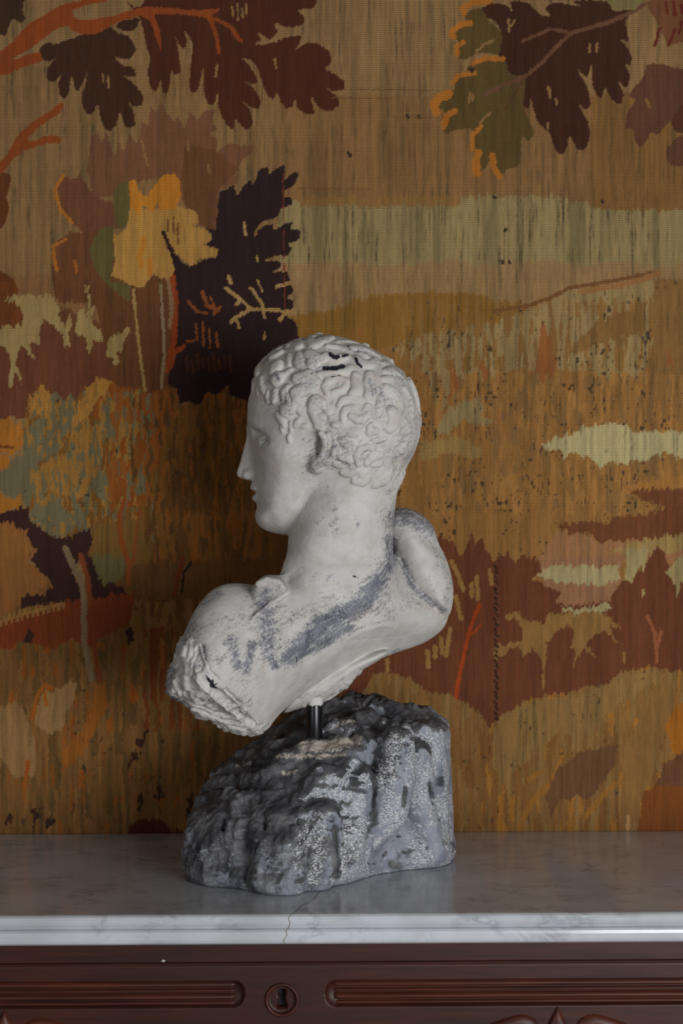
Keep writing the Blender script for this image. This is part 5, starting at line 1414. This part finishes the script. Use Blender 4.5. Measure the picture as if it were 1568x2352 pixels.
# ------------------------------------------------------------------ rock base
def build_rock():
    h = 0.0014
    vx = Vox((-0.185, 1.595, -0.006), (0.150, 1.925, 0.195), h)
    def G(px, py): return (px - CX) / FPX * (CAMZ * FPX / (py - CY)), CAMZ * FPX / (py - CY)
    foot = [G(432, 2014), G(445, 2034), G(500, 2040), G(560, 2047), G(610, 2058), G(650, 2061), G(690, 2058), G(720, 2046), G(745, 2040), G(790, 2034), G(840, 2022), G(872, 2010), G(920, 2004), G(980, 1998), G(1040, 1990)]
    foot += [(0.1225, 1.790), (0.122, 1.835), (0.092, 1.885), (0.02, 1.905), (-0.06, 1.895), (-0.12, 1.855), (-0.147, 1.80), (-0.156, 1.75), (-0.158, 1.71)]
    foot = smooth_poly(foot, 1)
    ctl = [(760, 1618, 1.84), (880, 1615, 1.84), (975, 1640, 1.83), (1030, 1672, 1.80), (1038, 1690, 1.775), (980, 1690, 1.745), (910, 1702, 1.715), (872, 1738, 1.690), (835, 1772, 1.680), (800, 1795, 1.665), (722, 1714, 1.735), (620, 1700, 1.80), (570, 1735, 1.785), (600, 1795, 1.70), (660, 1800, 1.685), (505, 1785, 1.785),
           (700, 1845, 1.655), (740, 1868, 1.640), (640, 1890, 1.648), (560, 1890, 1.660), (490, 1885, 1.685), (450, 1915, 1.690), (490, 1832, 1.725), (780, 1640, 1.80), (900, 1655, 1.79), (820, 1690, 1.745), (680, 1760, 1.71), (540, 1800, 1.735)]
    cw = [P(*c) for c in ctl]
    pts = [(c[0], c[1]) for c in cw] + [(-0.02, 1.90), (0.10, 1.88), (-0.13, 1.85)]
    vals = [c[2] for c in cw] + [0.145, 0.13, 0.085]
    sl, X, Y, Z = vx.box(vx.lo, vx.lo + (vx.n - 1) * h)
    x2 = X[:, :, 0] + 0 * Y[:, :, 0]; y2 = Y[:, :, 0] + 0 * X[:, :, 0]
    zt = rbf(pts, np.array(vals), x2, y2, 1e-5)
    # small ridges and hollows of the top
    ra = x2 * 0.76 + y2 * 0.65; rb = -x2 * 0.65 + y2 * 0.76
    zt = zt + (1 - 2 * np.abs(n2(ra / 0.020, rb / 0.045, 71) - 0.5) - 0.5) * 0.013 + (1 - 2 * np.abs(n2(ra / 0.011, rb / 0.024, 72) - 0.5) - 0.5) * 0.006
    s2 = poly_sd(x2, y2, foot)
    # folds running down the walls
    s2 = s2 + (n2(x2 / 0.022, y2 / 0.022, 73) - 0.5) * 0.008
    s3 = s2[:, :, None] + (0.010 * np.clip(Z / 0.12, 0, 1) - 0.004 * np.clip((0.012 - Z) / 0.012, -1, 0.0)) * 0.6 + 0.35 * np.clip(0.010 - Z, 0, 0.01) 
    dz = (Z - zt[:, :, None]) * 0.8
    D = smax(s3, dz, 0.006).astype(np.float32)
    vx.F[...] = D
    # ribs and clefts that the stone shows on its two near faces
    for p_, r_ in (([(912, 1712, 1.706), (905, 1790, 1.704), (890, 1870, 1.702), (850, 1930, 1.700)], [0.012, 0.014, 0.013, 0.009]), ([(745, 1880, 1.650), (742, 1960, 1.645), (725, 2030, 1.648)], [0.010, 0.012, 0.010]), ([(830, 1790, 1.684), (800, 1890, 1.676), (800, 1960, 1.674)], [0.008, 0.011, 0.010]),
                   ([(960, 1740, 1.735), (960, 1860, 1.736), (990, 1950, 1.748)], [0.009, 0.010, 0.009]), ([(640, 1900, 1.648), (640, 1960, 1.640), (640, 2030, 1.634)], [0.010, 0.012, 0.012]), ([(470, 1910, 1.690), (462, 1960, 1.690), (465, 2010, 1.688)], [0.008, 0.010, 0.010])):
        vx.chain([P(q[0], q[1], q[2] + 0.011) for q in p_], [1.5 * a for a in r_], 0.012)
    for p_, r_ in (([(862, 1765, 1.683), (858, 1830, 1.681), (870, 1905, 1.688)], [0.006, 0.008, 0.004]), ([(762, 1885, 1.650), (772, 1960, 1.652), (765, 2025, 1.652)], [0.007, 0.008, 0.005]), ([(563, 1890, 1.655), (566, 1960, 1.650), (566, 2030, 1.648)], [0.006, 0.006, 0.004]), ([(520, 1880, 1.672), (518, 1930, 1.668)], [0.007, 0.003]), ([(610, 1890, 1.652), (612, 1925, 1.648)], [0.006, 0.003]), ([(680, 1880, 1.645), (672, 1925, 1.640)], [0.005, 0.003]),
                   ([(935, 1780, 1.716), (925, 1870, 1.715), (922, 1910, 1.716)], [0.004, 0.005, 0.003]), ([(985, 1770, 1.745), (992, 1840, 1.748)], [0.004, 0.004]), ([(1008, 1795, 1.756)], [0.005]), ([(1018, 1750, 1.757)], [0.002]), ([(968, 1972, 1.742)], [0.003]), ([(905, 1985, 1.722), (900, 1995, 1.720)], [0.007, 0.007]), ([(735, 1690, 1.75), (640, 1745, 1.73)], [0.004, 0.003]), ([(590, 1750, 1.745), (650, 1752, 1.735)], [0.009, 0.006]), ([(840, 1680, 1.755), (800, 1700, 1.745)], [0.008, 0.005]), ([(850, 1640, 1.80), (900, 1650, 1.79)], [0.009, 0.008]), ([(720, 1830, 1.662), (680, 1850, 1.655)], [0.008, 0.006]), ([(505, 1700, 1.80)], [0.004])):
        vx.chain([P(*q) for q in p_], r_, 0.004, 'cut')
    # seat of the rod
    vx.ell(P(722, 1716, 1.735) - np.array([0, 0, 0.006]), (0.032, 0.026, 0.010), 0.010)
    # flat underside on the marble
    vx.F[...] = np.maximum(vx.F, (0.0002 - Z) + 0 * X + 0 * Y)
    co, quads = surface_nets(vx.F, vx.lo, h)
    N = mesh_normals(co, quads)
    up = np.clip((N[:, 2] - 0.25) / 0.4, 0, 1)
    hgt = np.clip(co[:, 2] / 0.012, 0, 1)
    px, py = to_px(co)
    rn = 1 - 2 * np.abs(fbm3(co @ np.array([[0.8, -0.6, 0], [0.33, 0.44, 0], [0, 0, 0.6]]).T, 0.020, 3, 51) - 0.5)
    rn2 = 1 - 2 * np.abs(fbm3(co, 0.008, 2, 55) - 0.5)
    # the right hand wall is worn smoother than the top and the front
    smoothw = np.clip((px - 780) / 80, 0, 1) * (1 - up)
    disp = (rn - 0.62) * 0.0085 * (1 - 0.7 * smoothw) + (rn2 - 0.6) * 0.0026 * (1 - 0.75 * smoothw) + (n3(co, 0.0035, 57) - 0.5) * 0.0008
    co = co + N * (disp * hgt)[:, None]
    co[:, 2] = np.maximum(co[:, 2], 0.0003)
    N = mesh_normals(co, quads)
    # ---- paint: dark over the top and the front, pale on the right wall
    W = np.zeros((len(co), 3), np.float32)
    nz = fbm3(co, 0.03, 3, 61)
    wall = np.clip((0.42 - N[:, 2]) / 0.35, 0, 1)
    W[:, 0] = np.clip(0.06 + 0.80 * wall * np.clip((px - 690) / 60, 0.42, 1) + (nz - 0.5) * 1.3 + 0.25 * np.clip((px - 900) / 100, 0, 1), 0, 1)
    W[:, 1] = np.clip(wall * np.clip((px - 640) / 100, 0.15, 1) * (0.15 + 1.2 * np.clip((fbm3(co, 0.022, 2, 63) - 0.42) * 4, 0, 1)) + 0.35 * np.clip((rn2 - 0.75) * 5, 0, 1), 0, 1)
    def ws(ch, pts, wd, a, op=np.maximum):
        d_ = line_dist(px, py, pts)
        W[:, ch] = op(W[:, ch], a * np.clip(1.2 - d_ / wd, 0, 1))
    for p_, wd, a in (([(700, 1720), (770, 1715), (820, 1700)], 22, 0.95), ([(640, 1740), (740, 1740), (790, 1735)], 12, 0.75), ([(570, 1755), (545, 1760)], 10, 0.6), ([(650, 1780), (680, 1775)], 9, 0.8), ([(770, 1670), (810, 1660)], 9, 0.7)):
        ws(2, p_, wd, a)
    for p_, wd, a in (([(905, 1700), (895, 1800), (880, 1890)], 22, 1.0), ([(800, 1900), (830, 1950), (790, 1960)], 30, 0.9), ([(730, 1880), (735, 1960), (720, 2020)], 22, 0.9), ([(940, 1920), (960, 1900)], 22, 0.7), ([(1020, 1900), (1030, 1950)], 18, 0.8), ([(500, 1910), (545, 1960)], 20, 0.45), ([(610, 1940), (640, 2000)], 24, 0.4)):
        ws(1, p_, wd, a)
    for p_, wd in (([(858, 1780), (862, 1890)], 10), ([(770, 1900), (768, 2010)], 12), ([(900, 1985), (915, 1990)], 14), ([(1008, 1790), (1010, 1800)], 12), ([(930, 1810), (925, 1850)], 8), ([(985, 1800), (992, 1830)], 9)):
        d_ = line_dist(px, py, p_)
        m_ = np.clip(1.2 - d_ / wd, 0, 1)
        W[:, 0] *= 1 - 0.8 * m_; W[:, 1] *= 1 - 0.9 * m_  # pale tone and flecks cut back in the clefts, painting their shade in
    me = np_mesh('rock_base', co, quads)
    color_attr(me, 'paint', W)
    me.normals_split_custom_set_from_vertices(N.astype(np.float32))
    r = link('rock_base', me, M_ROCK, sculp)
    r['label'] = 'rough grey rock base with pale worn side'

build_rock()

# ------------------------------------------------------------------ rod
def build_rod():
    a = P(722, 1722, 1.735); top = P(722, 1590, 1.735)
    def tube(name, z0, z1, r, mat, parent, ragged=0.0, cx=0.0, cy=0.0):
        bm = bmesh.new(); seg = 28
        zs = [z0, z0 + 0.001, z1 - 0.001, z1]
        rings = []
        for k, z in enumerate(zs):
            rr = r * (0.93 if k in (0, 3) else 1.0)
            rings.append([bm.verts.new((a[0] + cx + rr * math.cos(2 * math.pi * j / seg), 1.735 + cy + rr * math.sin(2 * math.pi * j / seg), z + (ragged * math.sin(j * 2.1) * math.cos(j * 0.9) if k < 2 else 0))) for j in range(seg)])
        for k in range(3):
            for j in range(seg):
                bm.faces.new((rings[k][j], rings[k][(j + 1) % seg], rings[k + 1][(j + 1) % seg], rings[k + 1][j]))
        bm.faces.new(rings[0][::-1]); bm.faces.new(rings[-1])
        for f in bm.faces: f.smooth = len(f.verts) == 4
        me = bpy.data.meshes.new(name); bm.to_mesh(me); bm.free()
        return link(name, me, mat, parent)
    r = tube('mounting_rod', a[2] - 0.012, top[2] + 0.02, 0.0082, M_BLACK, sculp)
    r['label'] = 'black steel rod between bust and rock'
    s = tube('rod_socket', P(0, 1619, 1.735)[2], top[2] + 0.02, 0.0088, mat_plain('white_plaster_socket', srgb(200, 198, 194), 0.8, bump=0.002), sculp, 0.0016)
build_rod()
